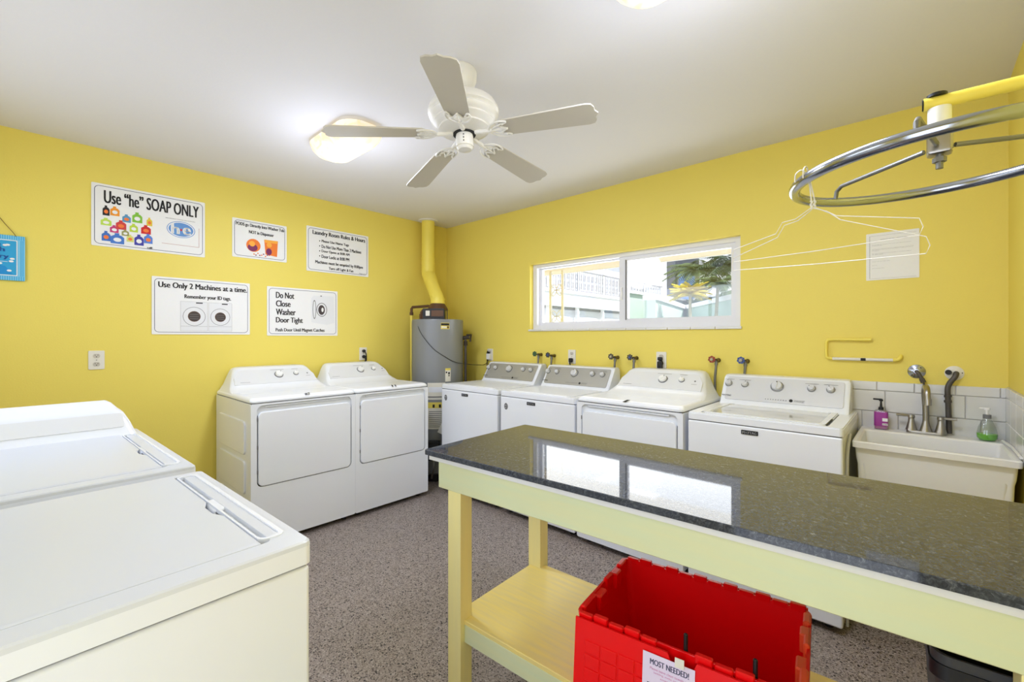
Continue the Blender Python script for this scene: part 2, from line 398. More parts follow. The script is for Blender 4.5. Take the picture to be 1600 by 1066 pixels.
def dials_washer(name, label, loc, rotz, w, silver, sticker, lidclear, ptrs, group=None):
    """top-load washer with a five-dial console and a dark name plate on the front"""
    t = thing(name, label, 'washing machine', loc, rotz, group)
    d, base, seam, top = .70, .036, .916, .956
    G().box(-w/2, w/2, -d, -.02, base, seam-.004, .010, 3).out('cabinet', ENAMEL, t)
    G().box(-w/2+.006, w/2-.006, -d+.006, -.03, seam-.006, seam+.002).out('seam_gap', SEAM, t)
    feet(t, w, d, base)
    # top deck with a sunken lid opening
    lw = w-.12
    o = rrect(w+.004, d-.02, .018, 4, 0, -(d+.018)/2); i = rrect(lw, .50, .03, 4, 0, -.43)
    dk = G().frame(o, i, seam+.001, top-.006).out('top_deck', ENAMEL, t)
    G().frame(rrect(w-.004, d-.028, .016, 4, 0, -(d+.018)/2), rrect(lw+.004, .504, .03, 4, 0, -.43), top-.006, top).out('deck_rim', ENAMEL, dk)
    G().box(-w/2+.02, w/2-.02, -d+.04, -.04, seam+.001, top-.02).out('deck_inner', ENAMELM, dk)
    ld = G().prism(rrect(lw-.008, .492, .028, 4, 0, -.43), top-.021, top+(.001 if lidclear else .004), None, .006).out('lid', WASHLID if lidclear else ENAMEL, t)
    if lidclear:
        G().frame(rrect(lw-.02, .48, .026, 4, 0, -.43), rrect(lw-.07, .42, .03, 4, 0, -.435), top-.001, top+.005).out('lid_rim', ENAMEL, ld)
    else:
        G().box(-lw/2+.04, lw/2-.04, -.66, -.645, top, top+.006, .003, 1).out('lid_lip', ENAMEL, ld)
    G().box(lw/2-.012, lw/2-.004, -.655, -.46, top-.002, top+.003).out('lid_slot', GAP if lidclear else ENAMELM, ld)
    # console: body swept across, silver slanted face, rounded white ends
    prof = [(-.235, top-.004), (-.215, .974), (-.118, 1.124), (-.104, 1.133), (-.045, 1.135), (-.030, 1.12), (-.02, top-.004)]
    def ring(x, k):
        cy, cz = -.12, 1.02
        return [(x, cy+(p[0]-cy)*k, top-.004+(p[1]-top+.004)*k) for p in prof]
    cw = w/2-.022
    G().loft([ring(-cw, .93), ring(-cw+.006, .985), ring(-cw+.02, 1), ring(cw-.02, 1), ring(cw-.006, .985), ring(cw, .93)]).out('console', ENAMEL, t)
    M, nrm = slope_matrix(-.215, .974, -.118, 1.124)
    L = .1786
    face = G().prism(rrect(2*cw-.05, L-.016, .012, 4, 0, L/2+.002), 0, .004, M, .0015).out('control_panel', silver, t)
    for kx, kz, r in ((-.295, .67, .0175), (-.200, .67, .0175), (-.022, .66, .029), (.152, .67, .0175), (.243, .67, .0175)):
        o = M @ Vector((kx, kz*L, .004))
        knob(face, o, nrm, r, .02, ptrs.pop(0) if ptrs else 1.6, True, PALESILVER, 'knob', STEEL)
    MT = M.copy(); MT.translation += nrm*.0045
    text('MAYTAG', -.322, -.268, .030, .040, INK, face, M=MT)
    text('· · · · · · · · ·', -.075, .035, .026, .032, INK, face, 'setting_marks', M=MT)
    G().lathe([(.0095, 0), (.009, .002)], M @ Vector((.058, .031, .004)), nrm, 18).out('round_badge', GAP, face)
    text('commercial\ntechnology', .072, .125, .024, .037, SEAM, face, 'small_lettering', M=MT)
    for s_ in ((-.32, -.265), (-.235, -.17), (.12, .185), (.21, .275)):
        text('———', s_[0], s_[1], .149, .151, SEAM, face, 'setting_marks', M=MT)
    # name plate
    Mf = FRONTM(-d)
    pl = G().prism(rrect(.079, .022, .002, 2, -.035, .882), 0, .003, Mf).out('name_plate', GAP, t)
    text('MAYTAG', -.068, -.002, .8755, .8885, PALESILVER, pl, M=FRONTM(-d-.0035))
    if sticker:
        G().prism([(-w/2+.062+.019*math.cos(a*PI/9), .838+.026*math.sin(a*PI/9)) for a in range(18)], 0, .0012, Mf).out('round_sticker', SEAM, t)
        text('ENERGY\n≈ ≈ ≈', -w/2+.050, -w/2+.074, .824, .852, PAPER, t, 'sticker_lettering', M=FRONTM(-d-.0016))
    return t

def cabinet_front_door(t, w, d, base, seam):
    """flat front with a recessed door well and the door panel in it"""
    Mf = FRONTM(-d+.016)
    cz = (base+seam)/2
    dw0, dw1, dz0, dz1 = -w/2+.036, w/2-.030, .400, .930
    if dz1 > seam-.012: dz1 = seam-.014
    outer = rrect(w, seam-base-.004, .012, 5, 0, cz-.002)
    inner = rrect(dw1-dw0, dz1-dz0, .035, 5, (dw0+dw1)/2, (dz0+dz1)/2)
    fp = G().frame(outer, inner, 0, .016, Mf).out('front_panel', ENAMEL, t)
    G().prism(rrect(dw1-dw0+.01, dz1-dz0+.01, .03, 3, (dw0+dw1)/2, (dz0+dz1)/2), -.001, .002, Mf).out('door_well', SEAM if False else ENAMELM, fp)
    G().frame(rrect(dw1-dw0-.001, dz1-.052-dz0, .033, 5, (dw0+dw1)/2, (dz0+dz1-.052)/2), rrect(dw1-dw0-.03, dz1-dz0-.09, .03, 5, (dw0+dw1)/2, (dz0+dz1-.052)/2), .002, .004, Mf).out('door_gap', GAP, fp)
    dr = G().prism(rrect(dw1-dw0-.014, dz1-dz0-.047, .032, 5, (dw0+dw1)/2, (dz0+dz1)/2-.0195), .004, .021, Mf, .007).out('door', ENAMEL, t)
    # shallow finger rail along the head of the well
    G().box(dw0+.05, dw1-.05, -d+.004, -d+.014, dz1-.016, dz1-.006, .003, 1).out('finger_rail', ENAMELM, dr)
    for z in (.50, .66, .84):
        G().box(dw0-.001, dw0+.004, -d-.003, -d+.002, z-.012, z+.012).out('hinge', SEAM, dr)

def shoulder_deck(t, w, d, seam, dryer=True):
    """domed top deck and sloping console with rounded shoulders, as on the dryers"""
    def rr(hw, yf, z, yb=-.02, r=.03):
        return [(x, y, z) for x, y in rrect(2*hw, yb-yf, r, 5, 0, (yb+yf)/2)]
    h = w/2
    G().loft([rr(h-.008, -d+.008, seam-.002), rr(h+.001, -d-.002, seam+.004), rr(h+.001, -d-.002, seam+.014), rr(h-.006, -d+.010, seam+.026), rr(h-.020, -d+.030, seam+.033), rr(h-.045, -d+.06, seam+.031), rr(h-.06, -d+.085, seam+.026)]).out('top_deck', ENAMEL, t)
    zb = seam+.030
    lv = [(h-.006, -.44, zb-.006), (h-.012, -.36, zb+.004), (h-.022, -.305, zb+.022), (h-.036, -.262, zb+.045), (h-.052, -.222, zb+.085), (h-.066, -.185, zb+.120), (h-.080, -.155, zb+.148), (h-.098, -.130, zb+.163), (h-.125, -.112, zb+.168)]
    c = G().loft([rr(a, b_, z, -.02, .045) for a, b_, z in lv]).out('console', ENAMEL, t)
    M, nrm = slope_matrix(-.263, zb+.044, -.158, zb+.146, .0)
    L = math.hypot(.105, .102)
    wa, wb_ = h-.058, h-.100
    pts = [(-wa, .0), (wa, .0), (wa-.006, L*.5), (wb_, L-.012), (wb_-.02, L-.002), (-wb_+.02, L-.002), (-wb_, L-.012), (-wa+.006, L*.5)]
    p = G().prism(pts, -.012, .0035, M, .002).out('control_panel', CONSOLE, t)
    return p, M, nrm, L

def door_dryer(name, label, loc, rotz, w, d, group=None, mark=None):
    t = thing(name, label, 'clothes dryer', loc, rotz, group)
    base, seam = .036, .946
    G().box(-w/2, w/2, -d+.016, -.02, base, seam-.004, .006, 2).out('cabinet', ENAMEL, t)
    G().box(-w/2+.006, w/2-.006, -d+.008, -.03, seam-.008, seam).out('seam_gap', SEAM, t)
    cabinet_front_door(t, w, d, base, seam)
    feet(t, w, d, base)
    # pressed panels down each side
    for sx in (-1,):
        for z0, z1 in ((.60, .82), (.34, .56), (.08, .30)):
            Ms = Matrix.Translation((sx*w/2, 0, 0)) @ Matrix.Rotation(sx*R(90), 4, 'Z') @ Matrix.Rotation(R(90), 4, 'X')
            cx = sx*(-d/2-.01)
            G().prism(rrect(d-.22, z1-z0, .03, 4, cx, (z0+z1)/2), -.002, .011, Ms, .007).out('pressed_panel', ENAMEL, t)
    p, M, nrm, L = shoulder_deck(t, w, d, seam)
    MT = M.copy(); MT.translation += nrm*.004
    knob(p, M @ Vector((.022, L*.56, .003)), nrm, .027, .018, .9, True, WHITEP, 'knob', SEAM)
    knob(p, M @ Vector((.153, L*.58, .003)), nrm, .0165, .016, 1.3, True, WHITEP, 'knob', SEAM)
    G().lathe([(.006, 0), (.005, .003)], M @ Vector((.243, L*.56, .003)), nrm, 14).out('indicator_light', SEAM, p)
    for a, c, y in ((-.26, -.195, .12), (-.03, .07, .90), (.13, .18, .90), (.225, .26, .36)):
        text('————', a, c, L*y, L*y+.0022, SEAM, p, 'setting_marks', M=MT)
    if mark:
        MM = Matrix.Translation((.0, -d+.012, seam+.0305)) @ Matrix.Rotation(R(38), 4, 'X')
        text(mark, -.015, .02, -.012, .010, INK, t, 'number_mark', bold=.03, z=.004, M=MM)
    return t

def flat_lid_washer(name, label, loc, rotz, w, d, turned=False):
    """plain top-load washer seen mostly from above: flat lid with a scooped grip along its right side"""
    t = thing(name, label, 'washing machine', loc, rotz)
    base, seam, top = .036, .943, .988
    G().box(-w/2, w/2, -d, -.02, base, seam-.004, .008, 3).out('cabinet', ENAMEL, t)
    G().box(-w/2+.006, w/2-.006, -d+.006, -.03, seam-.006, seam+.002).out('seam_gap', SEAM, t)
    feet(t, w, d, base)
    fy = -d-.004
    gx = w/2-.070                                                     # lid's right edge
    # deck: rolled rim round a lid well
    oo = rrect(w+.006, d-.01, .014, 5, 0, fy/2-.006); ii = rrect(w-.085, d-.205, .012, 5, -.014, fy/2-.052)
    if turned: ii = rrect(w-.225, d-.092, .012, 5, .062, fy/2+.004)
    dk = G().frame(oo, ii, seam+.001, top-.010).out('top_deck', ENAMEL, t)
    o2 = rrect(w-.002, d-.018, .014, 5, 0, fy/2-.006)
    G().loft([[(x, y, top-.010) for x, y in oo], [(x, y, top-.003) for x, y in rrect(w+.004, d-.012, .014, 5, 0, fy/2-.006)], [(x, y, top) for x, y in o2], [(x, y, top) for x, y in ii], [(x, y, top-.010) for x, y in ii]], False).out('deck_rim', ENAMELD, dk)
    G().box(-w/2+.02, w/2-.02, fy+.03, -.04, seam+.001, top-.022).out('deck_inner', ENAMELM, dk)
    x0, x1 = -w/2+.035, gx; y0, y1 = fy+.052, -.155
    if turned: x0, y1 = -w/2+.17, -.04
    # lid with a bite out of its right side where fingers go under
    def lid(dz, e):
        P = [(x1-e, y0+e), (x1-e, y0+.20), (x1-.012-e, y0+.235), (x1-.012-e, y0+.285), (x1-e, y0+.32), (x1-e, y1-e), (x0+e, y1-e), (x0+e, y0+e)]
        return [(x, y, dz) for x, y in P]
    G().loft([lid(top-.021, 0), lid(top+.001, 0), lid(top+.004, .006)]).out('lid', ENAMELD, t)
    # the scoop: a shallow trough beside the lid, framed by a soft ridge
    G().frame(rrect(.048, y1-y0-.02, .018, 5, x1+.026, (y0+y1)/2), rrect(.036, y1-y0-.035, .014, 5, x1+.024, (y0+y1)/2), top-.009, top+.003).out('scoop_ridge', ENAMEL, dk)
    G().box(x1-.002, x1+.040, (y0+y1)/2-.045, (y0+y1)/2+.045, top-.020, top-.001, .008, 3).out('scoop_grip', ENAMEL, dk)
    G().box(x1+.003, x1+.047, y0+.014, y1-.014, top-.021, top-.0095).out('scoop_floor', ENAMEL, dk)
    G().box(x1+.001, x1+.004, y0+.01, y1-.02, top-.02, top-.006).out('lid_gap', SEAM, dk)
    CM = Matrix.Identity(4)
    cwid = w
    if turned:                                    # console along the machine's left side as seen here (its true back)
        CM = Matrix.Translation((-w/2, -d/2-.01, 0)) @ Matrix.Rotation(R(90), 4, 'Z'); cwid = d-.02
    def rr(hw, yf, z, yb=-.02, r=.03):
        return [(x, y, z) for x, y in rrect(2*hw, yb-yf, r, 5, 0, (yb+yf)/2)]
    h = cwid/2
    lv = [(h-.016, -.165, top-.004), (h-.022, -.148, top+.012), (h-.032, -.122, top+.045), (h-.048, -.094, top+.080), (h-.058, -.082, top+.092), (h-.064, -.072, top+.097), (h-.080, -.030, top+.118), (h-.096, -.012, top+.128)]
    c = G().loft([rr(a, b_, z, -.0, .03) for a, b_, z in lv], True, CM).out('console', ENAMEL, t)
    M, nrm = slope_matrix(-.136, top+.027, -.092, top+.082)
    M = CM @ M; nrm = CM.to_3x3() @ nrm
    L = math.hypot(.044, .055)
    p = G().prism(rrect(2*h-.11, L-.006, .01, 4, 0, L/2), -.004, .0025, M).out('control_panel', CONSOLE, t)
    for kx, r in ((-.2, .02), (-.27, .02)):
        knob(p, M @ Vector((kx, L*.5, .003)), nrm, r, .018, 1, True, WHITEP)
    return t

Y90 = R(90)
D = .70
dials_washer('washing_machine', 'white top-load washer with taupe dial console, first in the back row beside the water heater', (1.132, 0, 0), 0, .700, SILVER, True, False, [2.2, 1.6, 2.2, 2.2, 1.6])
dials_washer('washing_machine', 'white taupe-console washer between the corner washer and the back-row dryer', (1.866, 0, 0), 0, .700, SILVER, True, False, [2.2, 1.6, 1.7, 2.3, 2.0])
door_dryer('clothes_dryer', 'white front-door dryer with sloping console in the back row, between two washers', (2.600, 0, 0), 0, .716, .71, None, '/')
dials_washer('washing_machine', 'white top-load washer with pale silver dial console and clear lid beside the laundry sink', (3.333, 0, 0), 0, .704, PALESILVER, False, True, [1.6, .9, 1.5, 2.6, 2.2])
door_dryer('clothes_dryer', 'white dryer on the left wall, the left one of the pair, its ribbed side showing', (0, -1.888, 0), Y90, .714, .79, None, '#2')
door_dryer('clothes_dryer', 'white dryer on the left wall, nearer the water heater', (0, -1.192, 0), Y90, .676, .79, None, '11')
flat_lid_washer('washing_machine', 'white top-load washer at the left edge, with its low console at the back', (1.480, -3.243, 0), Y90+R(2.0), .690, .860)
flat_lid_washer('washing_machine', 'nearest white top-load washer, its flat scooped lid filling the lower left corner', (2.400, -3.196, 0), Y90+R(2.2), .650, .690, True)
# ================================================================ WATER HEATER AND FLUE
hx, hy, hr = .37, -.42, .255
wh = thing('water_heater', 'grey cylindrical water heater in the corner with yellow warning labels', 'water heater', (hx, hy, 0))
G().lathe([(hr-.02, .06), (hr, .08), (hr, 1.535), (hr-.006, 1.548), (.02, 1.552)], (0, 0, 0), (0, 0, 1), 48).out('tank', HEATER, wh)
G().lathe([(hr-.01, 0), (hr-.01, .06), (hr-.03, .062)], (0, 0, 0), (0, 0, 1), 32).out('base_ring', BLACK, wh)
cd = Vector((.674, -.738, 0))                  # towards the camera
def curved_label(name, az, w, z0, z1, m, r=hr+.0015, parent=wh):
    n = 6; rings = []
    a0 = math.atan2(cd.y, cd.x)+az; da = w/hr
    A = [a0-da/2+da*i/n for i in range(n+1)]
    pts = [(r*math.cos(a), r*math.sin(a)) for a in A]+[((r-.003)*math.cos(a), (r-.003)*math.sin(a)) for a in reversed(A)]
    return G().prism(pts, z0, z1).out(name, m, parent)
YEL = mat('label_yellow', (226, 208, 96), .5)
curved_label('warning_label', .45, .085, 1.452, 1.512, YEL, hr+.001)
curved_label('warning_stripe', .45, .080, 1.486, 1.508, INK, hr+.002)
curved_label('label_print', .41, .050, 1.462, 1.478, IVORY, hr+.002)
curved_label('hazard_mark', .56, .016, 1.458, 1.480, COPPERB, hr+.0025)
lb = curved_label('inspection_label', .56, .055, .95, 1.075, IVORY, hr+.001)
curved_label('label_band', .56, .055, 1.058, 1.077, YEL, hr+.002)
curved_label('drawing_mark', .60, .018, 1.018, 1.040, INK, hr+.002)
curved_label('drawing_mark', .50, .014, 1.030, 1.046, INK, hr+.002)
curved_label('drawing_mark', .60, .012, 1.000, 1.012, INK, hr+.002)
curved_label('rating_label', .12, .17, .78, .94, IVORY, hr+.001)
curved_label('label_rule', .12, .16, .80, .812, SEAM, hr+.002)
curved_label('label_rule', .12, .15, .85, .90, CURT, hr+.002)
curved_label('instruction_label', .12, .17, .50, .755, IVORY, hr+.001)
curved_label('label_band', .12, .17, .70, .755, YEL, hr+.002)
for s_ in range(9):
    curved_label('printed_line', .10, .13, .52+s_*.018, .526+s_*.018, SEAM, hr+.002)
curved_label('hazard_mark', .02, .02, .705, .735, INK, hr+.003); curved_label('hazard_mark', .25, .02, .705, .735, INK, hr+.003)
g = G().box(-.05, .07, -.035, .035, .22, .40, .006); gc = g.out('gas_control', BLACK, wh, (cd.x*(hr+.05), cd.y*(hr+.05), 0), (0, 0, R(42)))
G().box(-.035, .035, -.002, .002, .40, .52, 0, 1, Matrix.Rotation(R(25), 4, 'Y')).out('paper_tag', PAPER, wh, (cd.x*(hr+.04)-.08, cd.y*(hr+.04)-.05, .10), (0, 0, R(42)))
G().tube(bez([(cd.x*(hr+.05), cd.y*(hr+.05), .3), (cd.x*(hr+.12)+.05, cd.y*(hr+.12), .2), (cd.x*(hr+.08), cd.y*(hr+.08), .06)]), .01, 8).out('gas_line', STEEL, wh)
# draught hood and control box on top
G().lathe([(.105, 1.645), (.10, 1.66), (.078, 1.70), (.068, 1.712)], (0, 0, 0), (0, 0, 1), 28).out('draught_hood', COPPERB, wh)
for a in range(4):
    G().box(-.005, .005, -.002, .002, 1.55, 1.66).out('hood_leg', STEEL, wh, (.095*math.cos(a*PI/2+.8), .095*math.sin(a*PI/2+.8), 0))
bx = G().box(-.105, .105, -.03, .06, 1.552, 1.652, .004).out('flue_damper_box', BLACK, wh, (.11, -.13, 0), (0, 0, R(42)))
G().box(-.075, -.035, -.036, -.029, 1.58, 1.63, .003).out('damper_badge', IVORY, bx)
G().box(-.02, .095, -.033, -.029, 1.575, 1.632).out('damper_panel', COPPERB, bx)
# relief valve and drop pipe on the right
rx, ry = .674*0+.738*.28, .674*.28
G().tube([(.165, .15, 1.36), (.205, .187, 1.365), (.208, .190, 1.34), (.208, .190, .5)], .013, 10).out('relief_pipe', DARKPIPE, wh)
G().cyl((.15, .14, 1.36), (.235, .215, 1.375), .020, 10).box(.215, .265, .19, .225, 1.385, 1.405, .004).cyl((.245, .22, 1.33), (.25, .225, 1.40), .009, 8).cyl((.208, .190, 1.29), (.208, .190, 1.335), .020, 8).out('relief_valve', mat('old_valve', (58, 48, 38), .6), wh)

# flue pipe, painted as the wall, up through the ceiling
fl = thing('flue_pipe', 'yellow painted flue pipe bending up from the water heater to the ceiling', 'pipe', (0, 0, 0))
ux, uy = .118, -.348
def seg(a, b_, r, nm='pipe_section'):
    return G().cyl(a, b_, r, 24).out(nm, PIPEY, fl)
seg((ux, uy, 2.19), (ux, uy, H), .067)
seg((ux, uy, 2.06), (ux, uy, 2.20), .070)
G().cyl((ux, uy, 2.195), (ux, uy, 2.212), .0735, 24).cyl((ux, uy, 2.155), (ux, uy, 2.162), .0725, 24).out('joint_bead', PIPEY, fl)
G().tube(bez([(ux, uy, 2.08), (ux+.012, uy-.004, 2.03), (ux+.055, uy-.016, 1.985), (ux+.085, uy-.026, 1.94)], 5), .069, 22).out('elbow', PIPEY, fl)
seg((ux+.08, uy-.024, 1.95), (hx-.04, hy+.012, 1.80), .066)
G().tube(bez([(hx-.045, hy+.013, 1.81), (hx-.012, hy+.004, 1.765), (hx, hy, 1.74), (hx, hy, 1.703)], 5), .068, 22).out('elbow', PIPEY, fl)
for z in (1.79, 1.755, 1.725):
    G().cyl((hx-(.02 if z > 1.76 else .004), hy+.004, z), (hx-(.014 if z > 1.76 else .002), hy+.003, z+.008), .072, 24).out('joint_bead', PIPEY, fl)
G().lathe([(.10, 0), (.098, .008), (.075, .012)], (ux, uy, H), (0, 0, -1), 28).out('ceiling_collar', CEIL, fl)

wp = thing('water_supply_pipe', 'brown and yellow water pipe rising left of the heater and crossing its top', 'pipe', (0, 0, 0))
a = Vector((.135, -.53, 0)); 
G().tube([(.10, -.545, .02), (.10, -.545, 1.605)], .013, 10).out('riser', PIPEY, wp)
G().tube([(.10, -.545, 1.60), (.10, -.545, 1.665), (.112, -.54, 1.682), (.285, -.47, 1.69), (.30, -.462, 1.675)], .014, 10).out('cross_pipe', COPPERB, wp)
G().tube([(.215, -.505, 1.548), (.215, -.505, 1.625), (.23, -.50, 1.645), (.30, -.47, 1.65)], .014, 10).cyl((.215, -.505, 1.55), (.215, -.505, 1.61), .021, 8).out('union_fitting', COPPERB, wp)
G().cyl((.10, -.545, 1.60), (.10, -.545, 1.63), .019, 8).out('coupling', COPPERB, wp)

# thin cord from heater to the white adapter
tag(G().tube(bez([(.352, -.633, 1.552), (.375, -.667, 1.50), (.450, -.672, 1.40), (.545, -.615, 1.27), (.612, -.515, 1.185), (.632, -.40, 1.13), (.628, -.20, 1.10), (.56, -.012, 1.085), (.62, -.012, 1.09), (.665, -.014, 1.115), (.69, -.03, 1.15)], 6), .0028, 6).out('thin_cord', GAP), 'thin dark cord draped across the heater front to the wall adapter', 'cord')

# ================================================================ OUTLETS, PLUGS, VALVES
def outlet(label, wall, u, z, plug=None, group=None):
    """wall 'L': u = y on the left wall; 'B': u = x on the back wall.  local: x across, z up, -y into the room"""
    loc, rz = ((0, u, z), Y90) if wall == 'L' else ((u, 0, z), 0)
    t = thing('wall_outlet', label, 'outlet', loc, rz)
    Mf = Matrix.Rotation(R(90), 4, 'X')
    G().prism(rrect(.078, .122, .005, 3), 0, .006, Mf, .002).out('cover_plate', IVORY, t)
    for s in (-1, 1):
        r_ = G().prism([(.017*math.cos(a), s*.027+max(-.0135, min(.0135, .017*math.sin(a)))) for a in [i*2*PI/20 for i in range(20)]], .006, .0085, Mf).out('receptacle', mat('receptacle_face', (196, 190, 178), .4), t)
        for dx in (-.0065, .0065):
            G().prism([(dx+.001, s*.027+.001), (dx-.001, s*.027+.001), (dx-.001, s*.027+.009), (dx+.001, s*.027+.009)], .0085, .0092, Mf).out('slot', GAP, r_)
        G().prism([(.003*math.cos(i*PI/4), s*.027-.006+.003*math.sin(i*PI/4)) for i in range(8)], .0085, .0092, Mf).out('slot', GAP, r_)
    G().prism([(.003*math.cos(i*PI/4), .003*math.sin(i*PI/4)) for i in range(8)], .006, .0072, Mf).out('screw', STEEL, t)
    return t
outlet('empty ivory double wall outlet left of the dryers', 'L', -2.906, 1.226)
outlet('ivory outlet with two black plugs above the right dryer of the left pair', 'L', -1.03, 1.215)
outlet('ivory outlet holding a white adapter, near the water heater', 'B', .700, 1.195)
outlet('ivory outlet with one black plug above the second back-row washer', 'B', 1.712, 1.204)
outlet('ivory outlet with a large black plug above the back-row dryer', 'B', 2.520, 1.204)
def plug(label, loc, rz, pts, two=False, big=1.0):
    t = thing('power_plug', label, 'plug', loc, rz)
    G().lathe([(.014*big, 0), (.016*big, .012), (.013*big, .022), (.004, .026)], (0, -.009, 0), (0, -1, 0), 14).out('plug_body', BLACK, t)
    g = G().tube(bez(pts, 6), .0055 if big < 1.3 else .008, 8).out('cord', BLACK, t)
    return t
plug('upper black plug with its cord in the outlet above the right dryer', (0, -1.03, 1.242), Y90, [(0, -.030, 0), (.010, -.042, -.03), (.018, -.030, -.08), (.014, -.02, -.14), (.01, -.012, -.20)])
plug('lower black plug with its cord in the outlet above the right dryer', (0, -1.03, 1.188), Y90, [(0, -.030, 0), (.0, -.046, -.03), (-.008, -.035, -.07), (-.010, -.018, -.14)])
t = plug('black plug hanging down from the outlet above the second back-row washer', (1.712, 0, 1.177), 0, [(0, -.028, 0), (0, -.036, -.02), (-.002, -.024, -.06), (-.004, -.015, -.14)])
G().box(-.018, .018, -.034, -.009, -.022, .016, .008, 2).out('plug_head', BLACK, t)
t = plug('large black flat dryer plug with a thick cord below it', (2.520, 0, 1.18), 0, [(-.004, -.03, 0), (-.008, -.036, -.04), (-.010, -.02, -.10), (-.010, -.016, -.16)], big=1.4)
G().box(-.022, .018, -.036, -.009, -.040, .014, .008, 2).out('plug_head', BLACK, t)
G().box(-.022, .016, -.030, -.009, .020, .046, .008, 2).out('plug_grip', BLACK, t)
t = thing('plug_adapter', 'small white adapter with a looping black cord beside the first washer', 'adapter', (.700, 0, 1.195))
G().box(-.026, .022, -.036, -.009, -.048, .012, .005).out('adapter_body', WHITEP, t)
G().tube(bez([(-.004, -.022, .012), (-.010, -.026, .034), (-.020, -.024, .030), (-.026, -.022, .006), (-.026, -.020, -.05), (-.028, -.02, -.12), (-.030, -.018, -.17)], 6), .005, 8).out('cord', BLACK, t)
G().box(-.016, .006, -.034, -.010, .010, .030, .006).out('plug_head', BLACK, t)

def valve(label, x, z, colr, hm):
    t = thing('water_valve', label, 'valve', (x, 0, z), 0)
    # wheel faces the room; body to the right, hose hangs from it
    w = G()
    w.tube([(.0185*math.cos(i*PI/7), -.075, .0185*math.sin(i*PI/7)) for i in range(14)], .0042, 6, True)
    for i in range(7):
        a = i*2*PI/7; w.box(-.003, .003, -.078, -.072, .0, .0185, 0, 1, Matrix.Rotation(a, 4, 'Y'))
        w.lathe([(.0045, 0), (.0045, .009)], (.0205*math.sin(a), -.0795, .0205*math.cos(a)), (0, 1, 0), 6)
    wheel = w.out('hand_wheel', hm, t)
    G().lathe([(.0095, 0), (.008, .006)], (0, -.077, 0), (0, -1, 0), 12).out('wheel_cap', colr, wheel)
    G().cyl((0, -.075, 0), (.014, -.045, -.006), .007, 8).cyl((.020, -.0, -.008), (.018, -.05, -.008), .0125, 10).lathe([(.015, 0), (.015, .004), (.013, .006)], (.020, 0, -.008), (0, -1, 0), 18).out('valve_body', BRASS, t)
    G().cyl((.018, -.040, -.006), (.018, -.042, -.040), .0115, 8).out('hose_coupling', STEEL, t)
    G().tube(bez([(.018, -.042, -.036), (.016, -.044, -.07), (.010, -.040, -.13), (.008, -.03, -.24)], 5), .0085, 8).out('hose', STEEL, t)
GREEN = mat('valve_green', (60, 96, 70), .5); BLUEM = mat('valve_blue', (58, 84, 150), .5); REDM = mat('valve_red', (150, 62, 50), .5); PALE = mat('valve_pale', (170, 166, 150), .5)
valve('green-wheeled tap with hose behind the first back-row washer', 1.350, 1.222, GREEN, GREEN)
valve('dark-wheeled tap with hose, right of the green-wheeled tap', 1.502, 1.216, BLUEM, DARKPIPE)
valve('tap with a pale cap, right of the second washer outlet', 2.136, 1.220, PALE, DARKPIPE)
valve('tap with a blue cap above the left end of the dryer console', 2.300, 1.220, BLUEM, DARKPIPE)
valve('tap with a red wheel between the dryer and the silver-console washer', 2.906, 1.224, PALE, REDM)
valve('tap with a blue wheel above the silver-console washer', 3.088, 1.224, PALE, BLUEM)

# ================================================================ SIGNS
def sign(label, y0, y1, z0, z1, m=PAPER, name='wall_sign', th=.006, border=True, rr_=.0):
    w, h = y1-y0, z1-z0
    t = thing(name, label, 'sign', (0, (y0+y1)/2, (z0+z1)/2), rot=(R(90), 0, R(90)))
    G().prism(rrect(w, h, .006, 3), 0, th).out('board', m, t)
    if border:
        G().frame(rrect(w-.028, h-.028, .026, 6), rrect(w-.034, h-.034, .023, 6), th, th+.0008).out('border_line', NAVY, t)
    t['w'] = w; t['h'] = h
    return t, w, h, th
def fl2(t, pts, m, z, name='printed_shape', dz=.0006):
    return G().prism(pts, z, z+dz).out(name, m, t)
def ell(cx, cy, a, b_, n=20): return [(cx+a*math.cos(2*PI*i/n), cy+b_*math.sin(2*PI*i/n)) for i in range(n)]
def TX(t, s, u0, u1, v0, v1, m=INK, z=None, bold=.008, name='lettering'):
    """u, v as fractions of the sign from its top left"""
    w, h = t['w'], t['h']
    return text(s, (u0-.5)*w, (u1-.5)*w, (.5-v1)*h, (.5-v0)*h, m, t, name, z or .0072, bold)
def F(t, u, v): return ((u-.5)*t['w'], (.5-v)*t['h'])

# 1: "he" soap
t, w, h, th = sign('large white sign at upper left asking for high-efficiency soap only, with a blue oval mark', -2.931, -2.313, 1.970, 2.378)
TX(t, 'Use “he” SOAP ONLY', .10, .935, .095, .30, bold=.026)
pal = [(30, 28, 34), (236, 150, 40), (90, 150, 190), (130, 190, 60), (226, 196, 60), (190, 220, 90), (205, 60, 60), (190, 214, 70), (200, 30, 34), (196, 60, 120), (60, 110, 190), (70, 120, 200), (216, 216, 120), (60, 60, 160), (90, 130, 210), (150, 150, 90)]
def bottle2(t, cx, cy, w_, h_, c, i):
    m = mat('print_%d_%d_%d' % c, c, .6)
    P = [(cx-w_/2, cy-h_/2), (cx+w_/2, cy-h_/2), (cx+w_/2, cy+h_*.12), (cx+w_*.3, cy+h_*.30), (cx+w_*.14, cy+h_*.33), (cx+w_*.14, cy+h_*.5), (cx-w_*.2, cy+h_*.5), (cx-w_*.2, cy+h_*.33), (cx-w_*.5, cy+h_*.15)]
    b_ = fl2(t, P, m, .0062+.0002*(i % 4), 'printed_bottle')
    fl2(b_, ell(cx, cy-h_*.12, w_*.3, h_*.2, 12), PAPER if i % 2 else mat('print_orange', (236, 120, 50), .6), .0062+.0002*(i % 4)+.0006, 'printed_label')
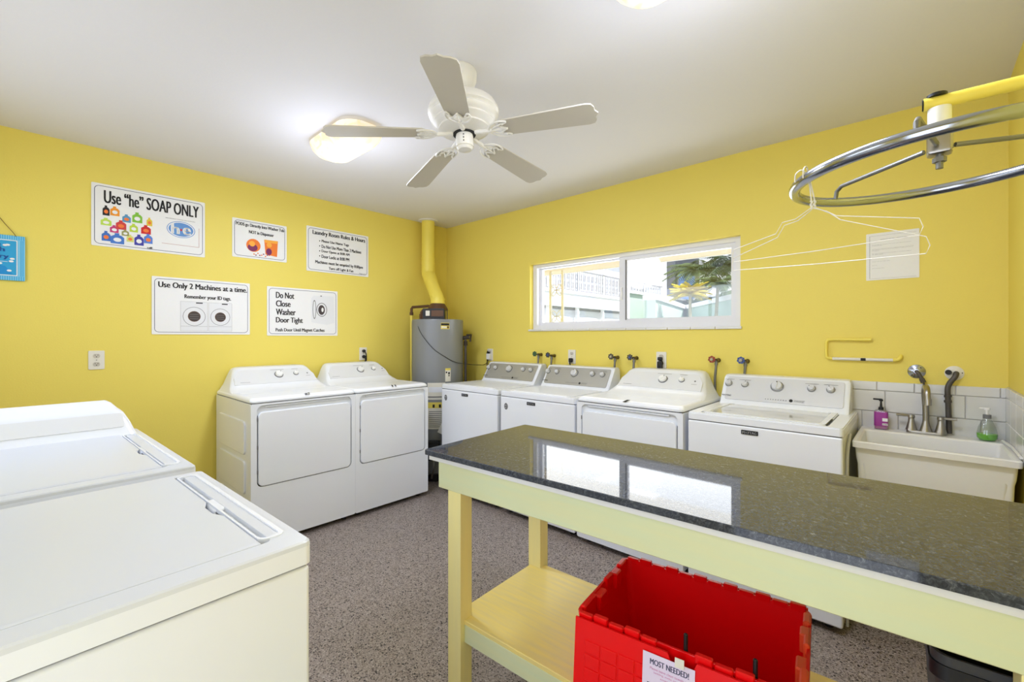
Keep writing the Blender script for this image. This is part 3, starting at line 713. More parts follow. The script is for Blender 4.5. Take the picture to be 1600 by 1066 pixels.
spots = [(.115, .42, .055, .16), (.185, .41, .075, .15), (.28, .50, .07, .13), (.37, .46, .085, .17), (.475, .50, .05, .14),
         (.115, .60, .085, .12), (.235, .62, .085, .15), (.34, .64, .07, .14), (.445, .64, .085, .15), (.18, .70, .07, .12),
         (.115, .83, .07, .16), (.205, .85, .11, .17), (.31, .82, .06, .12), (.385, .83, .08, .18), (.465, .79, .075, .16), (.27, .74, .06, .10)]
for i, (u, v, a, b_) in enumerate(spots):
    cx, cy = F(t, u, v); bottle2(t, cx, cy, a*w, b_*h, pal[i], i)
TX(t, 'off:', .455, .505, .925, .955, bold=.026)
cx, cy = F(t, .765, .555)
fl2(t, ell(cx, cy, .092, .066, 32), PAPER, .0062, 'printed_oval'); 
G().frame(ell(cx, cy, .084, .059, 32), ell(cx, cy, .080, .055, 32), .0066, .0072).out('printed_ring', mat('print_blue', (96, 144, 204), .6), t)
fl2(t, ell(cx, cy, .073, .049, 32), MATS['print_blue'], .0064, 'printed_oval')
text('h', cx-.056, cx-.012, cy-.034, cy+.038, PAPER, t, z=.0073, bold=.02)
text('e', cx+.012, cx+.056, cy-.034, cy+.020, PAPER, t, z=.0073, bold=.02)
fl2(t, [(cx, cy-.012), (cx+.007, cy-.002), (cx, cy+.008), (cx-.007, cy-.002)], mat('print_red', (200, 50, 50), .6), .0072, 'printed_diamond')
text('HIGH EFFICIENCY WASHERS AND DETERGENT', cx-.09, cx+.085, cy+.068, cy+.073, SEAM, t, z=.0066)
p0, p1 = F(t, .585, .83), F(t, .94, .83)
G().box(p0[0], p1[0], p0[1]-.001, p0[1]+.001, th, th+.0006).box(p1[0]-.001, p1[0]+.001, p1[1], p1[1]+.14, th, th+.0006).out('printed_rule', mat('print_rust', (176, 110, 90), .6), t)

# 2: pods
t, w, h, th = sign('small white sign with orange soap packs printed under two lines of text, upper middle', -2.134, -1.731, 2.004, 2.309)
TX(t, 'PODS go Directly Into Washer Tub', .06, .945, .09, .20, bold=.026)
TX(t, 'NOT in Dispenser', .29, .745, .265, .375, bold=.026)
OR = mat('print_orange2', (236, 124, 40), .6); PUR = mat('print_purple', (120, 40, 90), .6); ORL = mat('print_amber', (244, 170, 60), .6)
cx, cy = F(t, .37, .65)
fl2(t, ell(cx, cy, .052, .052, 20), OR, .0062, 'printed_tub'); fl2(t, ell(cx-.006, cy-.018, .036, .03, 16), PUR, .0066, 'printed_tub_fill'); fl2(t, ell(cx-.01, cy+.012, .022, .022, 14), ORL, .007, 'printed_badge')
cx, cy = F(t, .69, .65)
fl2(t, [(cx-.05, cy+.058), (cx+.055, cy+.062), (cx+.048, cy-.07), (cx-.04, cy-.06)], OR, .0062, 'printed_bag'); fl2(t, ell(cx-.014, cy-.035, .022, .028, 14), PUR, .0066, 'printed_bag_fill'); fl2(t, ell(cx-.012, cy+.02, .02, .02, 14), ORL, .0068, 'printed_badge')
fl2(t, [(cx-.048, cy+.06), (cx+.052, cy+.062), (cx+.05, cy+.04), (cx-.046, cy+.036)], ORL, .0066, 'printed_bag_top')
for i in range(9):
    x_, y_ = F(t, .38+.035*i, .875+.03*math.sin(i*2.3)); fl2(t, ell(x_, y_, .006, .005, 8), PUR if i % 2 else OR, .0062, 'printed_pod')

# 3: rules
t, w, h, th = sign('white sign listing laundry room rules and hours, nearest the flue pipe', -1.566, -.977, 1.957, 2.351)
TX(t, 'Laundry Room Rules & Hours', .09, .94, .075, .195, bold=.026)
for i, (s, e) in enumerate((('Please Use Name Tags', .66), ('Do Not Use More Than 2 Machines', .87), ('Door Opens at 8:00 AM', .67), ('Door Locks at 8:00 PM', .665))):
    v = .265+i*.113
    TX(t, s, .225, e, v, v+.075, bold=.026); x_, y_ = F(t, .195, v+.035); fl2(t, ell(x_, y_, .005, .005, 10), INK, .0064, 'bullet')
TX(t, 'Machines must be emptied by 8:00pm', .13, .90, .745, .835, bold=.026)
TX(t, 'Turn off Light & Fan', .335, .735, .865, .945, bold=.026)
TX(t, 'Thank you!', .835, .945, .925, .955, bold=.01)

# 4: two machines
def printed_washer(t, u0, u1, v0, v1):
    x0, y1 = F(t, u0, v0); x1, y0 = F(t, u1, v1); cx = (x0+x1)/2
    b_ = fl2(t, [(x0, y0), (x1, y0), (x1, y1), (x0, y1)], mat('print_white', (228, 229, 232), .6), .0062, 'printed_washer')
    G().frame([(x1, y1), (x0, y1), (x0, y0), (x1, y0)], [(x1-.001, y1-.001), (x0+.001, y1-.001), (x0+.001, y0+.001), (x1-.001, y0+.001)], .0066, .007).out('printed_outline', SEAM, b_)
    r = (x1-x0)*.42; cy = y0+(y1-y0)*.50
    G().frame(ell(cx, cy, r, r, 24), ell(cx, cy, r*.96, r*.96, 24), .0068, .0072).out('printed_ring', SEAM, b_)
    fl2(b_, ell(cx, cy, r*.56, r*.56, 20), COPPERB, .0068, 'printed_door')
    fl2(b_, ell(cx, cy, r*.50, r*.50, 20), mat('print_darkglass', (66, 56, 60), .3), .0074, 'printed_glass')
    for k in range(3): fl2(b_, [(cx-r*.4, cy-r*.25+k*r*.22), (cx+r*.4, cy-r*.28+k*r*.24), (cx+r*.4, cy-r*.24+k*r*.24), (cx-r*.4, cy-r*.21+k*r*.22)], SEAM, .008, 'printed_highlight', .0003)
    fl2(b_, [(cx+r*.15, y1-.004), (cx+r*.75, y1-.004), (cx+r*.75, y1-.012), (cx+r*.15, y1-.012)], INK, .0068, 'printed_panel')
    fl2(b_, [(x0+.002, y0+(y1-y0)*.16), (x1-.002, y0+(y1-y0)*.16), (x1-.002, y0+(y1-y0)*.166), (x0+.002, y0+(y1-y0)*.166)], SEAM, .0068, 'printed_rule')
t, w, h, th = sign('white sign with two printed front-load washers about using only two machines', -2.625, -2.011, 1.395, 1.802)
TX(t, 'Use Only 2 Machines at a time.', .06, .965, .085, .215, bold=.026)
TX(t, 'Remember your ID tags.', .305, .785, .285, .375, bold=.026)
printed_washer(t, .265, .535, .41, .94); printed_washer(t, .545, .795, .41, .94)

# 5: do not close
t, w, h, th = sign('white sign with four stacked words and an open-door washer picture, lower right of the group', -1.884, -1.286, 1.388, 1.794)
for i, (s, e) in enumerate((('Do Not', .355), ('Close', .305), ('Washer', .375), ('Door Tight', .475))):
    TX(t, s, .115, e, .105+.172*i, .105+.172*i+(.125 if i < 3 else .145), bold=.026)
TX(t, 'Push Door Until Magnet Catches', .11, .795, .845, .935, bold=.026)
x0, y1 = F(t, .60, .12); x1, y0 = F(t, .95, .76)
b_ = fl2(t, [(x0, y0+.02), (x0+.14, y0), (x1, y0+.02), (x1-.008, y1), (x0+.02, y1-.005), (x0, y1-.03)], MATS['print_white'], .0062, 'printed_washer')
cx, cy = F(t, .755, .43)
G().frame(ell(cx, cy, .048, .062, 20), ell(cx, cy, .042, .056, 20), .0068, .0072).out('printed_ring', SEAM, b_)
fl2(b_, ell(cx-.002, cy-.002, .030, .044, 18), MATS['print_darkglass'], .0068, 'printed_opening')
fl2(b_, ell(cx+.006, cy, .010, .02, 12), PAPER, .0076, 'printed_highlight')
cx2, cy2 = F(t, .645, .43)
G().frame(ell(cx2, cy2, .016, .085, 18), ell(cx2, cy2, .011, .075, 18), .0068, .0072).out('printed_door', SEAM, b_)
x_, y_ = F(t, .745, .13); fl2(b_, ell(x_, y_, .008, .004, 8), INK, .0068, 'printed_panel')

# 6: blue hanging sign at the left edge
t, w, h, th = sign('bright blue hanging wooden sign with striped border at the left edge', -3.475, -3.218, 1.708, 1.971, BLUESIGN, 'hanging_sign', .014, False)
G().frame(rrect(w, h, .004, 2), rrect(w-.058, h-.052, .004, 2), th, th+.001).out('striped_border', STRIPEB, t)
for i in range(28):
    x = -w/2+.006+i*(w-.012)/27
    for s in (-1, 1): G().box(x-.0015, x+.0015, min(s*h/2, s*(h/2-.024)), max(s*h/2, s*(h/2-.024)), th+.001, th+.0016).out('border_stripe', BLUESIGN, t)
for x in (w/2-.008, w/2-.016): G().box(x-.0015, x+.0015, -h/2+.026, h/2-.026, th+.001, th+.0016).out('border_stripe', BLUESIGN, t)
G().frame(rrect(w-.060, h-.054, .003, 2), rrect(w-.068, h-.062, .003, 2), th, th+.0018).out('border_line', PAPER, t)
text('Live', -.03, .032, .062, .092, DEEPB, t, z=th+.001, bold=.026)
text('Laugh', -.06, .048, .026, .060, DEEPB, t, z=th+.001, bold=.026)
text('Laundry', -.08, .064, -.012, .020, DEEPB, t, z=th+.001, bold=.026)
for cx, cy in ((.060, .075), (.050, .072), (.078, -.005), (.074, -.020), (.03, -.035), (.010, -.03), (.066, -.075)):
    fl2(t, ell(cx, cy, .010, .006, 10), PAPER, th+.0005, 'printed_cloth')
G().box(-.09, .06, -.0245, -.0225, th, th+.001).out('printed_washing_line', PAPER, t)
fl2(t, [(-.02, -.03), (.05, -.05), (.08, -.095), (-.04, -.10)], mat('print_cyan', (20, 140, 210), .6), th+.0003, 'printed_hill')
G().tube(bez([(w/2-.036, h/2-.004, th+.004), (w/2-.048, h/2+.02, .012), (w/2-.085, h/2+.075, .006), (0, h/2+.15, .004)], 5), .0016, 6).tube(bez([(-w/2+.036, h/2-.004, th+.004), (-w/2+.085, h/2+.075, .006), (0, h/2+.15, .004)], 5), .0016, 6).out('hanging_cord', COPPERB, t)

# 7: framed notice on the back wall
t = thing('paper_notice', 'typed white paper notice in a clear sleeve, pinned above the sink', 'notice', (3.833, 0, 1.825), rot=(R(90), 0, 0))
t['w'] = .222; t['h'] = .262
G().prism(rrect(.222, .262, .003, 2), 0, .004).out('sheet', PAPER, t)
G().box(-.096, -.0945, -.122, .116, .004, .0046).box(-.096, .10, .116, .1166, .004, .0046).box(-.096, .10, -.1226, -.122, .004, .0046).out('sleeve_edge', SEAM, t)
TX(t, 'NOTICE TO ALL RESIDENTS', .28, .77, .135, .150, SEAM, .0046, 0)
for v, a, b_, s in ((.245, .12, .86, 'Please keep the laundry room clean and tidy at all times for'), (.262, .12, .32, 'everybody.'),
                  (.335, .12, .90, 'Remove your clothes from the machines as soon as the cycle'), (.352, .12, .88, 'has ended and wipe the lid and the dispenser after each use so'), (.369, .12, .25, 'it stays'),
                  (.43, .12, .86, 'Do not leave baskets, soap or bottles on the folding table or'), (.447, .12, .34, 'in the sink.'),
                  (.52, .12, .74, 'Please report any machine that is not working'), (.60, .12, .46, 'Thank you for your help'), (.68, .12, .22, 'Sincerely,'), (.745, .12, .36, 'The management')):
    TX(t, s, a, b_, v, v+.011, SEAM, .0046, 0)

# bent painted pipe on the back wall above the silver washer
t = thing('wall_pipe', 'bent yellow and white pipe fixed flat on the back wall above the sink washer', 'pipe', (0, -.018, 0))
G().tube(bez([(3.746, 0, 1.361), (3.64, 0, 1.361), (3.560, 0, 1.361), (3.541, 0, 1.352), (3.538, 0, 1.33), (3.538, 0, 1.275), (3.543, 0, 1.254), (3.57, 0, 1.249)], 5), .0075, 12).out('upper_run', PIPEY, t)
G().cyl((3.67, 0, 1.361), (3.746, 0, 1.361), .0092, 12).out('pipe_sleeve', PIPEY, t)
G().tube([(3.568, 0, 1.249), (3.70, 0, 1.2485), (3.84, 0, 1.249)], .0088, 12).out('lower_run', IVORY, t)
G().tube(bez([(3.838, 0, 1.249), (3.858, 0, 1.252), (3.868, .004, 1.266), (3.869, .016, 1.272)], 5), .0092, 12).out('pipe_end', PIPEY, t)
G().box(3.698, 3.722, -.010, .004, 1.241, 1.256, .003).out('pipe_clip', GAP, t)

# ================================================================ LAUNDRY SINK
sk = thing('laundry_sink', 'white fibreglass laundry tub sink in the right corner under the splashback', 'sink', (3.976, 0, 0))
HX = .2745
def sring(hw, yf, yb, z, r=.016): return [(x, y, z) for x, y in rrect(2*hw, yb-yf, r, 5, 0, (yb+yf)/2)]
RZ = .874
# rolled rim and basin as one shell
G().loft([sring(HX-.026, -.465, -.05, .50), sring(HX-.018, -.480, -.035, .76), sring(HX-.014, -.490, -.02, .785), sring(HX-.010, -.497, -.015, RZ-.035), sring(HX-.001, -.518, -.013, RZ-.030), sring(HX, -.520, -.012, RZ-.004), sring(HX-.004, -.516, -.016, RZ),
          sring(HX-.018, -.502, -.125, RZ), sring(HX-.026, -.494, -.133, RZ-.008), sring(HX-.045, -.47, -.15, .62), sring(HX-.09, -.41, -.20, .545)], True).out('tub', FIBER, sk)
G().lathe([(.03, 0), (.028, .004), (.012, .002)], (0, -.34, .5455), (0, 0, 1), 16).out('drain', CHROME, sk)
G().box(-.026, .0, -.0, .0, 0, 0).out('seal', FIBER, sk) if False else None
for sx in (-1, 1):
    for yy in (-.06, -.44):
        G().box(sx*(HX-.035)-.014, sx*(HX-.035)+.014, yy-.014, yy+.014, 0, .76, .003).out('leg', DARKPIPE, sk)
G().cyl((0, -.34, .55), (0, -.34, .36), .022, 12).tube([(0, -.34, .37), (0, -.32, .31), (0, -.25, .30), (0, -.22, .36), (0, -.1, .38), (0, -.02, .38)], .02, 10).out('drain_pipe', WHITEP, sk)
# faucet
fc = thing('sink_faucet', 'brushed nickel faucet with arched spout and two lever handles', 'faucet', (3.968, -.070, RZ+.001))
G().prism(rrect(.152, .048, .022, 6), 0, .014, None, .005).out('base_plate', NICKEL, fc)
sp_ = bez([(0, 0, .012), (0, .002, .12), (-.004, .0, .19), (-.004, -.016, .232), (0, -.05, .246), (.004, -.088, .228), (.006, -.100, .190), (.006, -.102, .172)], 7)
G().tube(sp_, [.013]*len(sp_), 14).lathe([(.026, 0), (.022, .012), (.015, .040), (.0135, .055)], (0, 0, .012), (0, 0, 1), 20).cyl((.006, -.101, .190), (.006, -.103, .158), .0155, 14).out('spout', NICKEL, fc)
for sx in (-1, 1):
    G().lathe([(.024, 0), (.021, .010), (.013, .045), (.012, .062), (.015, .066), (.014, .078), (.004, .082)], (sx*.056, 0, .013), (0, 0, 1), 20).tube([(sx*.050, 0, .088), (sx*.085, -.004, .086), (sx*.115, -.006, .088)], [.005, .0065, .0075], 10).out('lever_handle', NICKEL, fc)
# two wall escutcheons with pipes down to the deck
t = thing('supply_stub', 'shiny chrome disc on the wall with short dark pipe behind the faucet spout', 'pipe fitting', (3.933, 0, 1.191))
G().lathe([(.037, 0), (.036, .003), (.020, .010), (.010, .012)], (0, 0, 0), (0, -1, 0), 28).out('escutcheon', CHROME, t)
for a in (.9, 4.0): G().lathe([(.0035, 0), (.003, .003)], (.026*math.cos(a), -.005, .026*math.sin(a)), (0, -1, 0), 8).out('screw', GAP, t)
G().tube([(0, 0, 0), (0, -.014, 0), (.006, -.020, -.006), (.022, -.022, -.040)], .0095, 12).cyl((.020, -.022, -.036), (.027, -.023, -.056), .0115, 8).tube(bez([(.025, -.023, -.05), (.031, -.024, -.08), (.032, -.024, -.16), (.033, -.024, -.31)], 4), .0045, 8).out('stub_pipe', DARKPIPE, t)
t = thing('supply_stub', 'grey wall disc with a thick dark pipe bending down to the sink deck', 'pipe fitting', (4.076, 0, 1.190))
G().lathe([(.037, 0), (.036, .003), (.020, .010), (.010, .012)], (0, 0, 0), (0, -1, 0), 28).out('escutcheon', IVORY, t)
G().cyl((-.022, -.008, .004), (-.022, -.022, .004), .013, 12).out('old_fitting', BLACK, t)
G().lathe([(.0035, 0), (.003, .003)], (.028, -.004, .002), (0, -1, 0), 8).out('screw', GAP, t)
G().tube(bez([(.006, 0, 0), (.006, -.018, -.002), (.0, -.026, -.02), (-.020, -.030, -.055), (-.026, -.032, -.09), (-.024, -.034, -.15), (-.020, -.036, -.306)], 6), .0115, 14).cyl((-.0255, -.034, -.112), (-.0245, -.034, -.122), .0155, 10).cyl((-.025, -.034, -.138), (-.0245, -.034, -.150), .0155, 10).out('bent_pipe', DARKPIPE, t)
# soap bottles
t = thing('soap_pump_bottle', 'purple labelled soap pump bottle on the sink deck left of the faucet', 'soap bottle', (3.790, -.072, RZ+.001))
G().prism(rrect(.058, .040, .012, 5), 0, .105, None, .012).out('bottle', CLEARP, t)
G().prism(rrect(.054, .036, .011, 5), .003, .096).out('soap', MATS.get('soap_m') or mat('soap_m', (196, 120, 180), .3), t)
G().prism(rrect(.0595, .0415, .012, 5), .018, .092).out('label', PURPLE, t)
G().box(.006, .0285, -.0215, -.0205, .045, .062).box(.006, .0285, -.0215, -.0205, .024, .034).out('label_patch', PAPER, t)
text('SOAP', .008, .027, .026, .032, INK, t, z=0, M=FRONTM(-.0220))
G().lathe([(.012, .104), (.011, .118), (.006, .120), (.004, .150), (.009, .152), (.009, .160)], (0, 0, 0), (0, 0, 1), 14).box(-.034, .006, -.005, .005, .156, .165, .003).out('pump', BLACK, t)
t = thing('soap_bulb_bottle', 'clear bulb-shaped bottle with green soap at the right end of the sink', 'soap bottle', (4.185, -.075, RZ+.001))
G().lathe([(.028, 0), (.036, .012), (.037, .030), (.030, .065), (.016, .100), (.012, .108)], (0, 0, 0), (0, 0, 1), 24).out('bottle', CLEARP, t)
G().lathe([(.026, .003), (.034, .013), (.0355, .032), (.002, .033)], (0, 0, 0), (0, 0, 1), 24).out('soap', GREENL, t)
G().lathe([(.0145, .106), (.0145, .124), (.006, .125)], (0, 0, 0), (0, 0, 1), 16).out('collar', SEAM, t)
G().lathe([(.005, .124), (.005, .145), (.010, .146), (.010, .156)], (0, 0, 0), (0, 0, 1), 12).box(-.026, .010, -.005, .005, .150, .158, .003).out('pump', WHITEP, t)
tag(G().tube(bez([(4.232, -.115, .886), (4.240, -.20, .886), (4.246, -.30, .886), (4.246, -.50, .886)], 4), .006, 8).out('sealant_bead', FIBER), 'thin white sealing strip along the right rim of the sink', 'trim')
t = bpy.data.objects['sealant_bead']
tag(G().tube(bez([(3.694, -.62, .02), (3.694, -.63, .5), (3.694, -.62, .80), (3.694, -.50, .90)], 4), .006, 8).out('drain_hose', mat('hose_grey', (190, 188, 182), .5)), 'pale grey drain hose running up between the washer and the sink', 'hose')

# ================================================================ FOLDING TABLE
TA = R(2.9)
tb = thing('folding_table', 'long folding table with dark granite top and pale yellow painted wooden frame', 'table', (2.502, -2.156, 0), TA)
LT, WT = 1.70, .645
M_ = None
G().prism(rrect(LT, WT, .008, 3, LT/2, WT/2), .9135, .9335, None, .0035).out('granite_top', GRANITE, tb)
G().box(.014, LT-.014, .014, WT-.014, .893, .913).out('underlay', STRIP, tb)
G().box(.050, LT-.03, .030, .052, .787, .893, .0025, 1).out('front_apron', APRON, tb)
G().box(.050, LT-.03, WT-.052, WT-.03, .787, .893, .0025, 1).out('back_apron', APRON, tb)
G().box(.050, .072, .052, WT-.052, .787, .893, .0025, 1).out('end_apron', APRON, tb)
G().box(LT-.052, LT-.03, .052, WT-.052, .787, .893, .0025, 1).out('end_apron', APRON, tb)
for x0 in (.100, LT-.13):
    for y0 in (.034, WT-.101):
        zt = .787 if y0 < .1 else .787
        G().box(x0, x0+.070, y0, y0+.062, 0, .893 if y0 > .1 else .787, .004).out('leg', LEGP, tb)
G().box(.170, LT-.135, .054, .076, .218, .286, .002, 1).out('front_rail', APRON, tb)
G().box(.172, LT-.135, WT-.085, WT-.063, .218, .286, .002, 1).out('back_rail', APRON, tb)
G().box(.112, LT-.10, .053, WT-.062, .286, .303, .002, 1).out('shelf', SHELFP, tb)

# ================================================================ RED TOTE ON THE SHELF
ct = thing('red_tote', 'red plastic tote with open interlocking lid standing on the table shelf', 'crate', (3.4595, -1.915, .304), R(7.5))
# local: x along the long side, y depth; rim at z .28
cw, cdp, ch = .560, .385, .282
def cr(k, z, e=0): return [(x, y, z) for x, y in rrect(cw*k-e*2, cdp*k-e*2, .022, 4)]
G().loft([cr(.86, 0), cr(.97, ch-.05), cr(.985, ch-.045), cr(1.0, ch-.003), cr(.995, ch), cr(.985, ch, .004), cr(.965, ch-.045, .004), cr(.85, .006, .004)], True).out('tub', REDP, ct)
# hinge knuckles and lid teeth along both long rims
for s in (-1, 1):
    for i in range(12):
        x = -cw/2+.034+i*(cw-.068)/11
        hgt = .010 if i % 2 else .004
        if s < 0 and 5 <= i <= 6: continue
        G().box(x-.020, x+.020, s*cdp/2-.008, s*cdp/2+.008, ch-.012, ch+hgt, .0025, 1).out('hinge_knuckle', REDP, ct)
# stepped lid seats on the ends; light on the right ones is painted in
for s in (-1, 1):
    for y0, y1, zz, th_ in ((-.17, -.09, .006, .020), (-.085, -.03, -.004, .030), (.0, .05, .010, .016), (.055, .10, .002, .026), (.11, .165, .008, .020)):
        xa, xb = s*(cw/2-.002), s*(cw/2-th_)
        G().box(min(xa, xb), max(xa, xb), y0, y1, ch-.05, ch+zz, .004, 1).out('lid_seat', REDLIT if s > 0 else REDP, ct)
# lids swung open, hanging down outside
def lid_panel(s):
    yy = s*(cdp/2+.016)
    a = R(5)*s
    M = Matrix.Translation((0, yy, ch-.004)) @ Matrix.Rotation(a*1.0, 4, 'X') @ Matrix.Rotation(R(90), 4, 'X')
    # outline hanging below the rim
    L_, Hh = cw-.02, .235
    pts = [(-L_/2, 0), (-L_/2, -Hh)]
    n = 7
    for i in range(n):
        x0 = -L_/2+L_*i/n; x1 = -L_/2+L_*(i+1)/n
        d_ = -Hh-.02 if i % 2 else -Hh
        pts += [(x0+.01, d_), (x1-.01, d_)]
    pts += [(L_/2, -Hh), (L_/2, 0)]
    if s < 0: pts += [(.055, 0), (.045, -.022), (-.005, -.022), (-.015, 0)]
    g = G(); z = .004
    g.prism(pts[::-1], -.003, .003, M)
    lid = g.out('lid_flap', REDP, ct)
    gg = G(); zo = (.003, .006) if s < 0 else (-.006, -.003)
    for i in range(10):
        for j in range(5):
            x0 = -L_/2+.03+i*(L_-.06)/10; y0 = -.052-j*.036
            gg.box(x0+.002, x0+(L_-.06)/10-.002, y0-.032, y0, zo[0], zo[1], .0012, 1, M)
    o = gg.out('raised_grid', REDP, lid); o['kind'] = 'stuff'
    return M
Mlid = lid_panel(-1); lid_panel(1)
for x, zt in ((.02, .335), (.175, .335)):
    G().box(x-.004, x+.006, -cdp/2+.010, -cdp/2+.020, ch-.10, ch+.040, .003, 1).out('black_strap', BLACK, ct)
t = thing('paper_label', 'lilac printed paper sheet taped on the front of the red tote', 'label', (0, 0, 0))
t.matrix_local = Matrix.Translation((3.4595, -1.915, .304)) @ Matrix.Rotation(R(7.5), 4, 'Z') @ Mlid @ Matrix.Translation((0, 0, .0065))
G().box(-.075, .052, -.185, -.014, 0, .001).out('sheet', LILAC, t)
text('MOST NEEDED!', -.056, .038, -.040, -.026, NAVY, t, z=.0012, bold=.026)
for i, (a, b_, s) in enumerate(((-.056, .040, 'Please leave clean towels and'), (-.046, .030, 'bedding, socks, coats and'), (-.030, .018, 'soap here.'))):
    text(s, a, b_, -.052-i*.009, -.046-i*.009, mat('print_magenta', (190, 90, 160), .6), t, z=.0012, bold=.0)
G().box(-.062, -.050, -.110, -.085, .001, .0014).out('printed_mark', INK, t)
text('Thank you for helping\nour neighbors', -.040, .030, -.105, -.080, NAVY, t, z=.0012, bold=0)
tag(G().box(-.012, .010, -.001, .001, -.016, .006, 0, 1, Matrix.Translation((3.4595, -1.915, .304)) @ Matrix.Rotation(R(7.5), 4, 'Z') @ Matrix.Translation((.018, -cdp/2-.030, ch-.006)) @ Matrix.Rotation(R(-6), 4, 'X')).out('torn_tape', IVORY), 'torn piece of white tape above the paper on the tote rim', 'tape')

# dark bin at the right end of the shelf
t = thing('waste_bin', 'black waste bin at the right end under the table', 'bin', (4.07, -1.775, .304), R(3))
G().loft([[(x, y, z) for x, y in rrect(a, b_, .03, 5)] for a, b_, z in ((.20, .30, 0), (.236, .346, .40), (.246, .356, .402), (.246, .356, .425), (.236, .346, .425), (.225, .335, .40), (.19, .29, .01))]).out('bin_body', mat('charcoal_bin', (58, 58, 58), .5), t)
G().frame(rrect(.252, .362, .03, 5), rrect(.238, .348, .03, 5), .375, .405).out('bin_rim', BLACK, t)

# ================================================================ CEILING FAN
FT = Matrix.Translation((2.407, -1.859, 2.26))
nrm = Vector((math.sin(R(-3.27)), math.sin(R(-.38)), 1)).normalized()
u = (Vector((1, 0, 0))-nrm*nrm.x).normalized(); v = nrm.cross(u)
FM = Matrix((u, v, nrm)).transposed().to_4x4(); FM.translation = (2.407, -1.859, 2.26)
fan = thing('ceiling_fan', 'white five-blade ceiling fan with scrolled blade arms hanging from the ceiling', 'ceiling fan')
fan.matrix_local = FM
G().lathe([(.004, .338), (.078, .345), (.082, .335), (.079, .300), (.066, .270), (.044, .244), (.028, .238)], (-.018, .0, 0), (0, 0, 1), 32).out('ceiling_canopy', FANW, fan)
G().lathe([(.016, .20), (.016, .26)], (-.012, 0, 0), (0, 0, 1), 14).lathe([(.03, .212), (.034, .222), (.024, .236)], (-.012, 0, 0), (0, 0, 1), 16).out('down_rod', FANW, fan)
G().lathe([(.03, .200), (.105, .195), (.148, .178), (.163, .150), (.162, .138), (.152, .130), (.157, .122), (.150, .106), (.138, .098), (.140, .090), (.126, .076), (.115, .070), (.116, .062), (.090, .048), (.055, .044)], (0, 0, 0), (0, 0, 1), 40).out('motor_housing', FANW, fan)
G().lathe([(.052, .040), (.052, .047), (.01, .047)], (0, 0, 0), (0, 0, 1), 28).out('vent_ring', GAP, fan)
sw = G().lathe([(.036, .046), (.040, .030), (.040, -.006), (.0385, -.020), (.030, -.030), (.006, -.034)], (0, 0, 0), (0, 0, 1), 28).out('switch_cap', FANW, fan)
for i in range(3): G().lathe([(.003, 0), (.002, .002)], (.0405*math.cos(-.85), .0405*math.sin(-.85), .026-i*.014), (math.cos(-.85), math.sin(-.85), 0), 8).out('cap_screw', GAP, sw)
G().lathe([(.0412, -.018), (.0412, -.012)], (0, 0, 0), (0, 0, 1), 28).out('cap_band', IVORY, sw)
def scal(s, w, x): return (x, s*w)
for k in range(5):
    th_ = R(-121.88-72*k)
    Rz = Matrix.Rotation(th_, 4, 'Z') @ Matrix.Translation((0, 0, .045)) @ Matrix.Rotation(R(4.2), 4, 'Y') @ Matrix.Rotation(R(-8), 4, 'X')
    x0, x1, hw0, hw1 = .178, .610, .052, .066
    P = [(x0+.012, 0), (x0, hw0*.35), (x0+.004, hw0*.8), (x0+.02, hw0), (x1-.045, hw1), (x1-.022, hw1-.006), (x1-.012, hw1*.62), (x1-.012, hw1*.3), (x1, 0)]
    P = P + [(x, -y) for x, y in reversed(P[1:-1])]
    bl = G().prism(P[::-1] if False else P, .0, .006, Rz).out('blade', BLADE, fan)
    # cast arm: a neck and an open scrolled shield under the blade root
    g = G()
    g.tube([tuple((Rz @ Vector((.055, 0, .004)))), tuple((Rz @ Vector((.09, 0, -.002)))), tuple((Rz @ Vector((.140, 0, -.004))))], [.012, .010, .009], 8)
    for s in (-1, 1):
        c = bez([(.123, 0, -.004), (.133, s*.024, -.004), (.155, s*.044, -.004), (.188, s*.053, -.004), (.218, s*.046, -.004), (.205, s*.036, -.004), (.187, s*.034, -.004), (.179, s*.022, -.004), (.195, s*.010, -.004), (.209, 0, -.004)], 4)
        g.tube([tuple(Rz @ p) for p in c], .0045, 6)
        c = bez([(.133, 0, -.004), (.151, s*.016, -.004), (.167, s*.024, -.004), (.179, s*.022, -.004)], 4)
        g.tube([tuple(Rz @ p) for p in c], .0035, 6)
    g.tube([tuple(Rz @ Vector((.133, 0, -.004))), tuple(Rz @ Vector((.213, 0, -.004)))], .005, 6)
    for p in ((.209, 0), (.199, .034), (.199, -.034)): g.lathe([(.006, 0), (.004, .004)], Rz @ Vector((p[0], p[1], -.006)), Rz.to_3x3() @ Vector((0, 0, -1)), 8)
    g.out('blade_arm', FANW, fan)

# ================================================================ CEILING LAMPS
def lamp(label, x, y, L_=.56, W_=.27):
    t = thing('ceiling_lamp', label, 'ceiling lamp', (x, y, H), 0, None)
    def rg(l_, w_, z): return [(px, py, z) for px, py in rrect(l_, w_, min(w_*.42, .12), 7)]
    G().loft([rg(L_*.8, W_*.8, -.001), rg(L_*.8, W_*.8, -.02)]).out('base_pan', FANW, t)
    G().loft([rg(L_, W_, -.018), rg(L_*.995, W_*.99, -.030), rg(L_*.94, W_*.90, -.065), rg(L_*.82, W_*.72, -.095), rg(L_*.62, W_*.50, -.112), rg(L_*.3, W_*.2, -.118)]).out('glass_shade', ALAB, t)
lamp('lit oblong alabaster glass lamp on the ceiling, partly behind the left fan blade', 1.36, -1.900)
lamp('lit oblong alabaster glass lamp cut off by the top edge of the photo', 3.43, -1.852)

